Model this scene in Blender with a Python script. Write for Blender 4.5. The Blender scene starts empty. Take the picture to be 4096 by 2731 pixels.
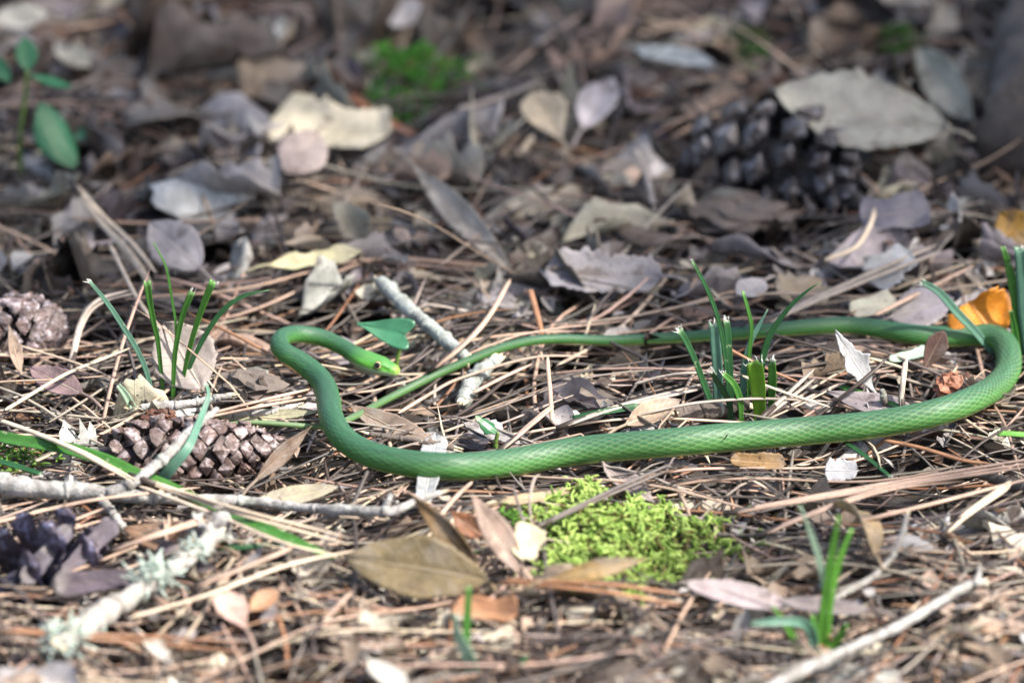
import bpy, math
import numpy as np
from mathutils import Vector, Matrix

rng = np.random.default_rng(7)
R = math.radians
sc = bpy.context.scene
col = sc.collection

# ------------------------------------------------------------------ camera
PITCH, DIST = R(22.0), 4.3
LENS, SENS = 300.0, 22.3
IW, IH = 4096.0, 2731.0
CAM = np.array([0.0, -DIST * math.cos(PITCH), DIST * math.sin(PITCH)])
FWD = np.array([0.0, math.cos(PITCH), -math.sin(PITCH)])
RIGHT = np.array([1.0, 0.0, 0.0])
UP = np.array([0.0, math.sin(PITCH), math.cos(PITCH)])
FOCUS_Y = 1690.0
cam = bpy.data.cameras.new('camera')
cam.lens, cam.sensor_width, cam.sensor_fit = LENS, SENS, 'HORIZONTAL'
cam.clip_start, cam.clip_end = 0.05, 500.0
cam.dof.use_dof = True
cam.dof.aperture_fstop = 4.8
cam.dof.aperture_blades = 7
co = bpy.data.objects.new('camera', cam)
co.location = CAM
co.rotation_euler = (math.pi / 2 - PITCH, 0, 0)
col.objects.link(co)
sc.camera = co

# ------------------------------------------------------------------ light
SUN_EL, SUN_AZ = R(52.0), R(-22.0)        # azimuth measured from +x towards +y
S = np.array([math.cos(SUN_EL) * math.cos(SUN_AZ), math.cos(SUN_EL) * math.sin(SUN_AZ), math.sin(SUN_EL)])
world = bpy.data.worlds.new('World')
sc.world = world
world.use_nodes = True
wn = world.node_tree
sky = wn.nodes.new('ShaderNodeTexSky')
sky.sky_type = 'NISHITA'
sky.sun_disc = False
sky.sun_elevation = SUN_EL
sky.sun_rotation = math.pi / 2 - SUN_AZ
sky.air_density, sky.dust_density, sky.ozone_density = 1.0, 4.0, 0.8
wn.nodes['Background'].inputs['Strength'].default_value = 0.13
wn.links.new(sky.outputs['Color'], wn.nodes['Background'].inputs['Color'])
sun = bpy.data.lights.new('sun', 'SUN')
sun.energy, sun.angle, sun.color = 4.5, R(0.55), (1.0, 0.94, 0.86)
so = bpy.data.objects.new('sun', sun)
so.rotation_euler = Vector(S).to_track_quat('Z', 'Y').to_euler()
so.location = (2, -1, 4)
col.objects.link(so)
vs = sc.view_settings
vs.view_transform, vs.look, vs.exposure, vs.gamma = 'Standard', 'None', 1.1, 1.0
vs.use_curve_mapping = False
sc.cycles.use_denoising = True
sc.cycles.max_bounces = 6
sc.cycles.diffuse_bounces = 3

# ------------------------------------------------------------------ the lie of the land
def H(x, y):
    """height of the litter's surface (m)"""
    x, y = np.asarray(x, float), np.asarray(y, float)
    h = (3.2 * np.sin(x * 31 + 1.3 * np.sin(y * 17)) * np.cos(y * 26 + 0.7)
         + 2.0 * np.sin(x * 63 + y * 41 + 2.0) + 1.4 * np.sin(y * 83 - x * 37 + 0.4))
    h += 9.0 * np.sin(x * 2.1 + 0.6) * np.sin(y * 2.7 + 0.4) + 4.0 * np.clip((y - .05) / .3, 0, 1)
    return h * 1e-3 - 2e-3

def pit(x, y):
    """0..1: hollows between the heaped pieces, where the litter is thin"""
    x, y = np.asarray(x, float), np.asarray(y, float)
    a = np.sin(x * 83 + 2.1 * np.sin(y * 47)) * np.sin(y * 66 + 1.7 * np.sin(x * 53 + 1)) + .55 * np.sin(x * 141 + y * 113 + 1.1 * np.sin(y * 97))
    return np.clip((a - .12) / .6, 0, 1)

def H2(x, y):
    return H(x, y) - pit(x, y) * .007

def ray(px, py):
    k = SENS / LENS / IW
    d = FWD + RIGHT * ((px - IW / 2) * k) - UP * ((py - IH / 2) * k)
    return d

def at(px, py, h=0.0):
    """the point h metres above the litter seen at a place of the photograph"""
    d = ray(px, py)
    z = 0.0
    for _ in range(6):
        p = CAM + d * ((z - CAM[2]) / d[2])
        z = float(H(p[0], p[1])) + h
    return CAM + d * ((z - CAM[2]) / d[2])

def at_y(px, py, y):
    d = ray(px, py)
    return CAM + d * ((y - CAM[1]) / d[1])

def to_px(P):
    q = P - CAM
    f = q @ FWD
    k = SENS / LENS / IW
    return np.stack([IW / 2 + (q @ RIGHT) / f / k, IH / 2 - (q @ UP) / f / k], -1)

MM = 1e-3
PX = 1.0 / 12.84 * MM                       # one photograph pixel at the focus, in metres
cam.dof.focus_distance = float((at(2048, FOCUS_Y, .004) - CAM) @ FWD)

# ------------------------------------------------------------------ materials
def mat(name):
    m = bpy.data.materials.new(name)
    m.use_nodes = True
    nt = m.node_tree
    bs = nt.nodes['Principled BSDF']
    return m, nt, bs

def nd(nt, t, **kw):
    n = nt.nodes.new(t)
    for k, v in kw.items():
        if k.startswith('_'):
            setattr(n, k[1:], v)
        else:
            n.inputs[k].default_value = v
    return n

def math_(nt, op, a, b=None, c=None):
    n = nt.nodes.new('ShaderNodeMath')
    n.operation = op
    for i, v in enumerate((a, b, c)):
        if v is None:
            continue
        if isinstance(v, (int, float)):
            n.inputs[i].default_value = v
        else:
            nt.links.new(v, n.inputs[i])
    return n.outputs[0]

def mix(nt, fac, a, b, typ='MIX'):
    n = nt.nodes.new('ShaderNodeMix')
    n.data_type, n.blend_type = 'RGBA', typ
    for sock, v in ((n.inputs[0], fac), (n.inputs[6], a), (n.inputs[7], b)):
        if isinstance(v, (int, float)):
            sock.default_value = v
        elif isinstance(v, tuple):
            sock.default_value = (*v, 1)
        else:
            nt.links.new(v, sock)
    return n.outputs[2]

def ramp(nt, fac, pts):
    n = nt.nodes.new('ShaderNodeValToRGB')
    e = n.color_ramp.elements
    while len(e) < len(pts):
        e.new(0.5)
    for el, (p, c) in zip(e, pts):
        el.position = p
        el.color = (*c, 1) if isinstance(c, tuple) else (c, c, c, 1)
    nt.links.new(fac, n.inputs[0])
    return n.outputs[0]

def coords(nt):
    tc = nt.nodes.new('ShaderNodeTexCoord')
    oi = nt.nodes.new('ShaderNodeObjectInfo')
    ad = nt.nodes.new('ShaderNodeVectorMath')
    ad.operation = 'ADD'
    nt.links.new(tc.outputs['Object'], ad.inputs[0])
    nt.links.new(oi.outputs['Random'], ad.inputs[1])
    return ad.outputs[0]

def noise(nt, vec, scale, detail=4.0, rough=.6, dist=0.0):
    n = nd(nt, 'ShaderNodeTexNoise', Scale=scale, Detail=detail, Roughness=rough, Distortion=dist)
    nt.links.new(vec, n.inputs['Vector'])
    return n.outputs[0]

def bump(nt, bs, h, strength, dist):
    b = nd(nt, 'ShaderNodeBump', Strength=strength, Distance=dist)
    nt.links.new(h, b.inputs['Height'])
    nt.links.new(b.outputs[0], bs.inputs['Normal'])
    return b.outputs[0]

def translucent(nt, bs, colr, amount):
    t = nt.nodes.new('ShaderNodeBsdfTranslucent')
    nt.links.new(colr, t.inputs['Color'])
    m = nt.nodes.new('ShaderNodeMixShader')
    m.inputs[0].default_value = amount
    nt.links.new(bs.outputs[0], m.inputs[1])
    nt.links.new(t.outputs[0], m.inputs[2])
    nt.links.new(m.outputs[0], nt.nodes['Material Output'].inputs['Surface'])

def attr(nt):
    a = nt.nodes.new('ShaderNodeAttribute')
    a.attribute_name = 'Col'
    return a.outputs['Color']

def uv(nt):
    u = nt.nodes.new('ShaderNodeUVMap')
    s = nt.nodes.new('ShaderNodeSeparateXYZ')
    nt.links.new(u.outputs[0], s.inputs[0])
    return s.outputs[0], s.outputs[1]

def leaf_material():
    m, nt, bs = mat('dry_leaf')
    v = coords(nt)
    c = attr(nt)
    a = noise(nt, v, 110, 5, .65)
    c = mix(nt, 1.0, c, ramp(nt, a, [(.25, .45), (.5, .95), (.75, 1.4)]), 'MULTIPLY')
    b = noise(nt, v, 55, 3, .6, .6)
    c = mix(nt, math_(nt, 'MULTIPLY', ramp(nt, b, [(.5, 0.0), (.68, 1.0)]), .55), c, (.34, .31, .28))
    d = noise(nt, v, 75, 4, .7, .3)
    c = mix(nt, math_(nt, 'MULTIPLY', ramp(nt, d, [(.58, 0.0), (.66, 1.0)]), .6), c, (.07, .045, .03))
    sp = nd(nt, 'ShaderNodeTexVoronoi', Scale=420.0)
    nt.links.new(v, sp.inputs['Vector'])
    c = mix(nt, math_(nt, 'MULTIPLY', math_(nt, 'LESS_THAN', sp.outputs['Distance'], .17), math_(nt, 'MULTIPLY', ramp(nt, noise(nt, v, 90, 2), [(.5, 0.0), (.62, 1.0)]), .8)), c, (.035, .025, .02))
    u, w = uv(nt)
    aw = math_(nt, 'ABSOLUTE', math_(nt, 'SUBTRACT', w, .5))
    rib = math_(nt, 'SUBTRACT', 1.0, math_(nt, 'MULTIPLY', aw, 26.0))
    rib = math_(nt, 'MAXIMUM', rib, 0.0)
    t = math_(nt, 'FRACT', math_(nt, 'SUBTRACT', math_(nt, 'MULTIPLY', u, 9.0), math_(nt, 'MULTIPLY', aw, 3.4)))
    t = math_(nt, 'ABSOLUTE', math_(nt, 'SUBTRACT', t, .5))
    vein = math_(nt, 'MAXIMUM', math_(nt, 'SUBTRACT', 1.0, math_(nt, 'MULTIPLY', t, 14.0)), 0.0)
    veins = math_(nt, 'MAXIMUM', rib, math_(nt, 'MULTIPLY', vein, .6))
    c = mix(nt, math_(nt, 'MULTIPLY', veins, .22), c, (.42, .34, .25))
    nt.links.new(c, bs.inputs['Base Color'])
    bs.inputs['Roughness'].default_value = .55
    bs.inputs['Specular IOR Level'].default_value = .35
    hh = math_(nt, 'ADD', math_(nt, 'MULTIPLY', veins, .5), noise(nt, v, 400, 4, .6))
    bump(nt, bs, hh, .6, .0006)
    translucent(nt, bs, c, .18)
    return m

def needle_material():
    m, nt, bs = mat('dry_needle')
    v = coords(nt)
    c = attr(nt)
    a = noise(nt, v, 130, 4, .6)
    c = mix(nt, 1.0, c, ramp(nt, a, [(.25, .6), (.5, 1.0), (.75, 1.25)]), 'MULTIPLY')
    b = noise(nt, v, 600, 3, .6)
    c = mix(nt, math_(nt, 'MULTIPLY', ramp(nt, b, [(.6, 0.0), (.72, 1.0)]), .6), c, (.05, .035, .025))
    nt.links.new(c, bs.inputs['Base Color'])
    bs.inputs['Roughness'].default_value = .48
    bs.inputs['Specular IOR Level'].default_value = .45
    return m

def green_material(name, streak, trans, rough=.42):
    m, nt, bs = mat(name)
    v = coords(nt)
    c = attr(nt)
    u, w = uv(nt)
    s = math_(nt, 'SINE', math_(nt, 'MULTIPLY', w, streak))
    s = math_(nt, 'MULTIPLY_ADD', s, .14, 1.0)
    c = mix(nt, 1.0, c, s, 'MULTIPLY')
    c = mix(nt, 1.0, c, ramp(nt, noise(nt, v, 160, 3), [(.25, .75), (.75, 1.2)]), 'MULTIPLY')
    c = mix(nt, math_(nt, 'MULTIPLY', ramp(nt, noise(nt, v, 260, 3, .6), [(.66, 0.0), (.7, 1.0)]), .5), c, (.45, .5, .32))
    nt.links.new(c, bs.inputs['Base Color'])
    bs.inputs['Roughness'].default_value = rough
    bump(nt, bs, s, .4, .0002)
    translucent(nt, bs, c, trans)
    return m

def bark_material(name, light, dark, scale=160, amount=.5):
    m, nt, bs = mat(name)
    v = coords(nt)
    a = noise(nt, v, scale, 6, .7, .4)
    b = noise(nt, v, scale * 4, 4, .7)
    c = ramp(nt, a, [(.30, dark), (.46, tuple(.5 * (p + q) for p, q in zip(light, dark))), (.62, light)])
    c = mix(nt, math_(nt, 'MULTIPLY', ramp(nt, b, [(.55, 0.0), (.68, 1.0)]), amount), c, tuple(.5 * q for q in dark))
    e = noise(nt, v, scale * .8, 3, .6)
    c = mix(nt, math_(nt, 'MULTIPLY', ramp(nt, e, [(.56, 0.0), (.66, 1.0)]), .5), c, (.36, .42, .36))
    nt.links.new(c, bs.inputs['Base Color'])
    bs.inputs['Roughness'].default_value = .85
    bump(nt, bs, math_(nt, 'ADD', a, b), .8, .0012)
    return m

def cone_material():
    m, nt, bs = mat('cone_scale')
    v = coords(nt)
    c = attr(nt)
    a = noise(nt, v, 230, 5, .7)
    c = mix(nt, 1.0, c, ramp(nt, a, [(.25, .5), (.75, 1.45)]), 'MULTIPLY')
    g = noise(nt, v, 300, 5, .75, .5)
    nrm = nt.nodes.new('ShaderNodeNewGeometry')
    c = mix(nt, math_(nt, 'MULTIPLY', ramp(nt, g, [(.50, 0.0), (.60, 1.0)]), .75), c, mix(nt, 1.0, mix(nt, 1.0, c, (3.6, 4.6, 5.4), 'MULTIPLY'), (.03, .03, .032), 'ADD'))
    nt.links.new(c, bs.inputs['Base Color'])
    bs.inputs['Roughness'].default_value = .5
    bump(nt, bs, g, .7, .0006)
    return m

def plain(name, c, rough=.5, var=.35, scale=300, spec=.5, bmp=.0):
    m, nt, bs = mat(name)
    v = coords(nt)
    n = noise(nt, v, scale, 4)
    k = mix(nt, 1.0, c, ramp(nt, n, [(.25, 1 - var), (.75, 1 + var)]), 'MULTIPLY')
    nt.links.new(k, bs.inputs['Base Color'])
    bs.inputs['Roughness'].default_value = rough
    bs.inputs['Specular IOR Level'].default_value = spec
    if bmp:
        bump(nt, bs, n, .8, bmp)
    return m

def attr_mat(name, rough, var, scale, spec=.5, trans=0.0, bmp=0.0, sss=0.0):
    m, nt, bs = mat(name)
    v = coords(nt)
    n = noise(nt, v, scale, 4)
    k = mix(nt, 1.0, attr(nt), ramp(nt, n, [(.25, 1 - var), (.75, 1 + var)]), 'MULTIPLY')
    nt.links.new(k, bs.inputs['Base Color'])
    bs.inputs['Roughness'].default_value = rough
    bs.inputs['Specular IOR Level'].default_value = spec
    if bmp:
        bump(nt, bs, n, .5, bmp)
    if sss:
        bs.inputs['Subsurface Weight'].default_value = sss
        bs.inputs['Subsurface Scale'].default_value = .0015
    if trans:
        translucent(nt, bs, k, trans)
    return m

def soil_material():
    m, nt, bs = mat('forest_floor')
    v = coords(nt)
    a = noise(nt, v, 60, 8, .75, .5)
    b = noise(nt, v, 9, 4, .6)
    c = ramp(nt, a, [(.3, (.010, .008, .006)), (.5, (.028, .020, .015)), (.65, (.06, .043, .032)), (.8, (.12, .09, .07))])
    c = mix(nt, 1.0, c, ramp(nt, b, [(.3, .7), (.7, 1.2)]), 'MULTIPLY')
    nt.links.new(c, bs.inputs['Base Color'])
    bs.inputs['Roughness'].default_value = .95
    bump(nt, bs, a, 1.0, .01)
    return m

M = dict(leaf=leaf_material(), needle=needle_material(),
         grass=green_material('grass_blade', 62.0, .3), green=green_material('green_leaf', 3.0, .2, .32),
         bark=bark_material('lichen_bark', (.47, .46, .44), (.13, .115, .10)),
         mossbark=bark_material('grey_green_bark', (.42, .46, .43), (.12, .12, .10)),
         palebark=bark_material('pale_bark', (.46, .44, .40), (.17, .14, .12), 130, .45),
         trunk=bark_material('trunk_bark', (.16, .13, .11), (.035, .028, .024), 30),
         cone=cone_material(), soil=soil_material(),
         snake=attr_mat('snake_skin', .52, .12, 900, .38, sss=.12),
         moss=attr_mat('moss', .6, .25, 200, .3, .25),
         lichen=plain('lichen', (.42, .50, .44), .9, .35, 400, .2, .0008),
         wood=plain('broken_wood', (.62, .54, .40), .8, .3, 500, .2, .0006),
         black=plain('pupil', (.006, .006, .008), .06, 0),
         iris=plain('iris', (.55, .50, .22), .2, .15, 900),
         mouth=plain('nostril', (.01, .012, .008), .6, 0),
         fray=plain('frayed_fibre', (.72, .74, .68), .7, .15, 500),
         crown=attr_mat('canopy_leaf', .5, .2, 20, .4, .35))

# ------------------------------------------------------------------ mesh helpers
def build(name, V, F, m, parent=None, C=None, UVv=None, smooth=True, origin=None, link=True, protect=True):
    """one mesh object from arrays: vertices, quads (n,4), vertex colours, vertex uvs"""
    V = np.asarray(V, float).reshape(-1, 3)
    F = np.asarray(F, np.int32)
    if PROT is not None and protect:
        PROT.append(V)
    me = bpy.data.meshes.new(name)
    o0 = np.zeros(3) if origin is None else np.asarray(origin, float)
    me.vertices.add(len(V))
    me.vertices.foreach_set('co', (V - o0).astype(np.float32).ravel())
    k = F.shape[1]
    me.loops.add(F.size)
    me.loops.foreach_set('vertex_index', F.ravel())
    me.polygons.add(len(F))
    me.polygons.foreach_set('loop_start', np.arange(0, F.size, k, dtype=np.int32))
    me.polygons.foreach_set('use_smooth', np.full(len(F), smooth))
    me.update(calc_edges=True)
    if C is not None:
        C = np.asarray(C, float)
        if C.ndim == 1:
            C = np.broadcast_to(C, (len(V), 3))
        a = me.color_attributes.new('Col', 'FLOAT_COLOR', 'POINT')
        a.data.foreach_set('color', np.c_[C.reshape(-1, 3), np.ones(len(V))].astype(np.float32).ravel())
    if UVv is not None:
        l = me.uv_layers.new(name='UVMap')
        l.data.foreach_set('uv', np.asarray(UVv, np.float32).reshape(-1, 2)[F.ravel()].ravel())
    me.materials.append(m)
    o = bpy.data.objects.new(name, me)
    if link:
        col.objects.link(o)
    if parent is not None:
        o.parent = parent
        o.location = o0 - np.array(parent['_org'])
    else:
        o.location = o0
    return o

def empty(name, loc):
    o = bpy.data.objects.new(name, None)
    o.empty_display_size = .01
    o.location = loc
    o['_org'] = [float(v) for v in loc]
    col.objects.link(o)
    return o

def tag(o, label=None, cat=None, group=None, kind=None):
    if label:
        o['label'] = label
    if cat:
        o['category'] = cat
    if group:
        o['group'] = group
    if kind:
        o['kind'] = kind
    return o

def part(name, V, F, m, parent, **kw):
    return build(name, V, F, m, parent, origin=np.array(parent['_org']), **kw)

_gf = {}
def gfaces(nu, nv, closed=False):
    key = (nu, nv, closed)
    if key not in _gf:
        i, j = np.meshgrid(np.arange(nu - 1), np.arange(nv if closed else nv - 1), indexing='ij')
        j2 = (j + 1) % nv
        _gf[key] = np.stack([i * nv + j, i * nv + j2, (i + 1) * nv + j2, (i + 1) * nv + j], -1).reshape(-1, 4)
    return _gf[key]

def rep_faces(F, n, nvert):
    return (F[None] + (np.arange(n) * nvert)[:, None, None]).reshape(-1, 4)

def unit(v):
    v = np.asarray(v, float)
    return v / np.maximum(np.linalg.norm(v, axis=-1, keepdims=True), 1e-12)

def smooth_path(P, n, closed=False):
    """Catmull-Rom through the rows of P (any columns), n samples evenly along the 3-D length"""
    P = np.asarray(P, float)
    Q = np.vstack([2 * P[0] - P[1], P, 2 * P[-1] - P[-2]])
    out = []
    for i in range(1, len(Q) - 2):
        a, b, c, d = Q[i - 1], Q[i], Q[i + 1], Q[i + 2]
        t = np.linspace(0, 1, 24, endpoint=False)[:, None]
        out.append(.5 * ((2 * b) + (-a + c) * t + (2 * a - 5 * b + 4 * c - d) * t ** 2 + (-a + 3 * b - 3 * c + d) * t ** 3))
    D = np.vstack(out + [P[-1:]])
    s = np.r_[0, np.cumsum(np.linalg.norm(np.diff(D[:, :3], axis=0), axis=1))]
    q = np.linspace(0, s[-1], n)
    return np.stack([np.interp(q, s, D[:, k]) for k in range(D.shape[1])], -1), s[-1]

def frames(P, ref=(0, 0, 1)):
    T = unit(np.gradient(P, axis=0))
    S_ = unit(np.cross(T, np.asarray(ref, float)))
    N = np.cross(S_, T)
    return T, S_, N

def tube(P, r, k=8, bumpy=0.0, seed=0, flat=1.0, caps=True):
    """tapered tube along P (n,3) with radii r (n); ends closed by shrinking rings"""
    g = np.random.default_rng(seed)
    P = np.asarray(P, float)
    r = np.broadcast_to(np.asarray(r, float), (len(P),)).copy()
    T, S_, N = frames(P, (0.03, 0.02, 1.0))
    if caps:
        P = np.vstack([P[:1], P, P[-1:]])
        r = np.r_[r[0] * .02, r, r[-1] * .02]
        T, S_, N = [np.vstack([a[:1], a, a[-1:]]) for a in (T, S_, N)]
    a = np.linspace(0, 2 * math.pi, k, endpoint=False)
    rr = r[:, None] * np.ones(k)[None]
    if bumpy:
        n1 = g.normal(0, 1, (len(P), k))
        n1 = (n1 + np.roll(n1, 1, 0) + np.roll(n1, 1, 1) + np.roll(n1, -1, 0)) / 2
        rr = rr * (1 + bumpy * n1)
    V = P[:, None] + rr[..., None] * (np.cos(a)[None, :, None] * S_[:, None] + flat * np.sin(a)[None, :, None] * N[:, None])
    return V.reshape(-1, 3), gfaces(len(P), k, True)

PROT, PROT_SNAKE = [], []
GW, GH = 512, 342
def depth_grid(lst):
    g = np.full((GH, GW), 1e9)
    for V in lst:
        p = to_px(V)
        d = (V - CAM) @ FWD
        ix, iy = (p[:, 0] / IW * GW).astype(int), (p[:, 1] / IH * GH).astype(int)
        ok = (ix >= 1) & (ix < GW - 1) & (iy >= 1) & (iy < GH - 1)
        for ox in (-1, 0, 1):
            for oy in (-1, 0, 1):
                np.minimum.at(g, (iy[ok] + oy, ix[ok] + ox), d[ok])
    return g

def hides(V, g):
    """V (n,m,3): share of each piece's points that stand in front of the things in the grid"""
    p = to_px(V)
    d = (V - CAM) @ FWD
    ix = np.clip((p[..., 0] / IW * GW).astype(int), 0, GW - 1)
    iy = np.clip((p[..., 1] / IH * GH).astype(int), 0, GH - 1)
    inside = (p[..., 0] > 0) & (p[..., 0] < IW) & (p[..., 1] > 0) & (p[..., 1] < IH)
    q = g[iy, ix]
    return ((d < q) & (q < 1e8) & inside).mean(1)

class Soup:
    def __init__(self):
        self.v, self.f, self.c, self.u, self.n = [], [], [], [], 0
    def add(self, V, F, C=None, U=None):
        V = np.asarray(V, float).reshape(-1, 3)
        self.v.append(V)
        self.f.append(np.asarray(F) + self.n)
        self.n += len(V)
        if C is not None:
            C = np.asarray(C, float)
            self.c.append(np.broadcast_to(C, (len(V), 3)) if C.ndim == 1 else C.reshape(-1, 3))
        if U is not None:
            self.u.append(np.asarray(U, float).reshape(-1, 2))
    def arr(self):
        return (np.vstack(self.v), np.vstack(self.f), np.vstack(self.c) if self.c else None, np.vstack(self.u) if self.u else None)

# ------------------------------------------------------------------ leaves
def leaf_grid(base, tip, width, nrm, nu, nv, g, shape='ellipse', curl=0.0, bend=0.0, twist=0.0, ragged=.0, wavy=.03, cut=(0.0, 1.0)):
    """vertices (nu,nv,3) and uvs of one leaf from base to tip"""
    base, tip = np.asarray(base, float), np.asarray(tip, float)
    L = np.linalg.norm(tip - base)
    t = (tip - base) / L
    n = np.asarray(nrm, float)
    n = unit(n - (n @ t) * t)
    s = np.cross(n, t)
    u = np.linspace(cut[0], cut[1], nu)
    v = np.linspace(-1, 1, nv)
    if shape == 'lance':
        w = np.sin(math.pi * np.clip(u, 0, 1) ** .9) ** 1.1
    elif shape == 'obovate':
        w = np.sin(math.pi * np.clip(u, 0, 1) ** 1.6) ** .75
    elif shape == 'lobed':
        w = np.sin(math.pi * np.clip(u, 0, 1) ** 1.1) ** .7 * (.80 + .20 * np.sin(u * 9 + g.uniform(0, 6)) + .10 * np.sin(u * 23 + g.uniform(0, 6)))
    elif shape == 'heart':
        w = np.clip(1 - u, 0, 1) ** .62 * np.clip(u * 9, 0, 1) ** .5
    elif shape == 'flake':
        w = np.clip(u * 12, 0, 1) ** .6 * np.clip((1 - u) * 12, 0, 1) ** .6 * (.86 + .12 * np.sin(u * 4 + g.uniform(0, 6)) + .05 * np.sin(u * 13 + g.uniform(0, 6)))
    else:
        w = np.sin(math.pi * np.clip(u, 0, 1)) ** .75
    wl = np.maximum(w, .02) * width / 2
    if shape == 'heart':
        ta = np.array([0, .08, .17, .27, .38, .5, .65, .82, 1.0])
        oa = np.array([.02, -.10, -.15, -.09, .06, .25, .50, .77, 1.0])
        ob = np.array([.0, .42, .75, .97, 1.0, .88, .60, .25, .01])
        oa, ob = np.interp(u, ta, oa), np.interp(u, ta, ob)
        oa = np.convolve(np.pad(oa, 1, 'edge'), [.25, .5, .25], 'valid')
        ob = np.convolve(np.pad(ob, 1, 'edge'), [.25, .5, .25], 'valid')
        wl = np.maximum(ob, .004) * width / 2
    A = (u * L)[:, None] * np.ones(nv)
    B = v[None] * wl[:, None]
    if ragged:
        jag = 1 + ragged * g.normal(0, 1, (nu, 2))
        B = np.where(v[None] < 0, B * jag[:, :1], B * jag[:, 1:])
        A[[0, -1]] += L * ragged * .35 * g.normal(0, 1, (2, nv))
    if shape == 'heart':
        A = L * ((u * .98 + .02)[:, None] * (1 - np.abs(v))[None] + oa[:, None] * np.abs(v)[None])
    Z = curl * B ** 2 / (width / 2 + 1e-9) + bend * ((A / L - .5) ** 2 - .25) * L
    Z = Z + twist * (A / L - .5) * B
    ph = g.uniform(0, 6, 4)
    Z = Z + wavy * width * (np.sin(A / L * 9 + ph[0] + v[None] * 2) * np.abs(v)[None] * .7 + .5 * np.sin(A / L * 5 + ph[1]) * np.cos(v[None] * 3 + ph[2]))
    Z = Z - .035 * width * np.exp(-(v[None] / .14) ** 2)
    B = B * (1 - .15 * min(abs(curl), 2))
    V = base + A[..., None] * t + B[..., None] * s + Z[..., None] * n
    U = np.stack([np.broadcast_to(u[:, None], (nu, nv)), np.broadcast_to((v[None] + 1) / 2, (nu, nv))], -1)
    return V, U

def thicken(G, U, th):
    """closed sheet of thickness th from a vertex grid (nu,nv,3)"""
    nu, nv = G.shape[:2]
    du = np.gradient(G, axis=0)
    dv = np.gradient(G, axis=1)
    N = unit(np.cross(du, dv))
    n = nu * nv
    V = np.vstack([(G + N * th / 2).reshape(-1, 3), (G - N * th / 2).reshape(-1, 3)])
    F0 = gfaces(nu, nv)
    idx = np.arange(n).reshape(nu, nv)
    loop = np.r_[idx[0, :-1], idx[:-1, -1], idx[-1, :0:-1], idx[:0:-1, 0]]
    nx = np.roll(loop, -1)
    rim = np.stack([loop, nx, nx + n, loop + n], -1)
    F = np.vstack([F0[:, ::-1], F0 + n, rim])
    return V, F, np.vstack([U.reshape(-1, 2)] * 2)

LC = {  # base colours of dead leaves
    'tan': (.27, .20, .14), 'grey': (.25, .23, .215), 'lilac': (.31, .285, .30), 'cream': (.52, .47, .36), 'white': (.60, .58, .54),
    'brown': (.13, .08, .05), 'dark': (.05, .037, .033), 'olive': (.20, .16, .075), 'orange': (.55, .25, .03), 'rust': (.25, .10, .045),
    'pink': (.36, .25, .21), 'purple': (.15, .13, .15), 'peach': (.45, .26, .15), 'ochre': (.36, .24, .10)}

def big_leaf(label, p0, h0, p1, h1, wpx, nrm, colr, shape='ellipse', curl=.25, bend=.1, twist=0.0, ragged=.03, wavy=.035, cut=(0.0, 1.0),
             name='dry_leaf', cat='leaf', group=None, petiole=True, y=None, m='leaf', th=.35):
    g = np.random.default_rng(int(abs(p0[0] * 7 + p0[1] * 13 + p1[0])) % 99991)
    if y is None:
        a, b = at(*p0, h0 * MM), at(*p1, h1 * MM)
    else:
        a, b = at_y(*p0, y), at_y(*p1, y)
    G, U = leaf_grid(a, b, wpx * PX, nrm, 30, 13, g, shape, curl, bend, twist, ragged, wavy, cut)
    V, F, UU = thicken(G, U, th * MM)
    c = np.array(LC[colr] if isinstance(colr, str) else colr) * g.uniform(.97, 1.03, 3)
    root = empty(name, a)
    tag(root, label, cat, group)
    part('blade', V, F, M[m], root, C=c, UVv=UU)
    mid = G[:, 6] + 0.0
    n = unit(np.cross(np.gradient(G, axis=0)[:, 6], np.gradient(G, axis=1)[:, 6]))
    rw = np.linspace(.55, .15, len(mid)) * MM
    mv, mf = tube(mid + n * .12 * MM, rw, 6)
    part('midrib', mv, mf, M[m], root, C=c * 1.15, UVv=np.full((len(mv), 2), .5))
    if petiole and cut[0] == 0.0:
        t = unit(a - b)
        q, _ = smooth_path(np.array([a - t * 1e-3, a + t * .004, a + t * .008 + np.array([0, 0, -.0015])]), 8)
        pv, pf = tube(q, np.linspace(.5, .6, 8) * MM, 6)
        part('petiole', pv, pf, M[m], root, C=c * .8, UVv=np.full((len(pv), 2), .5))
    return root

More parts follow.
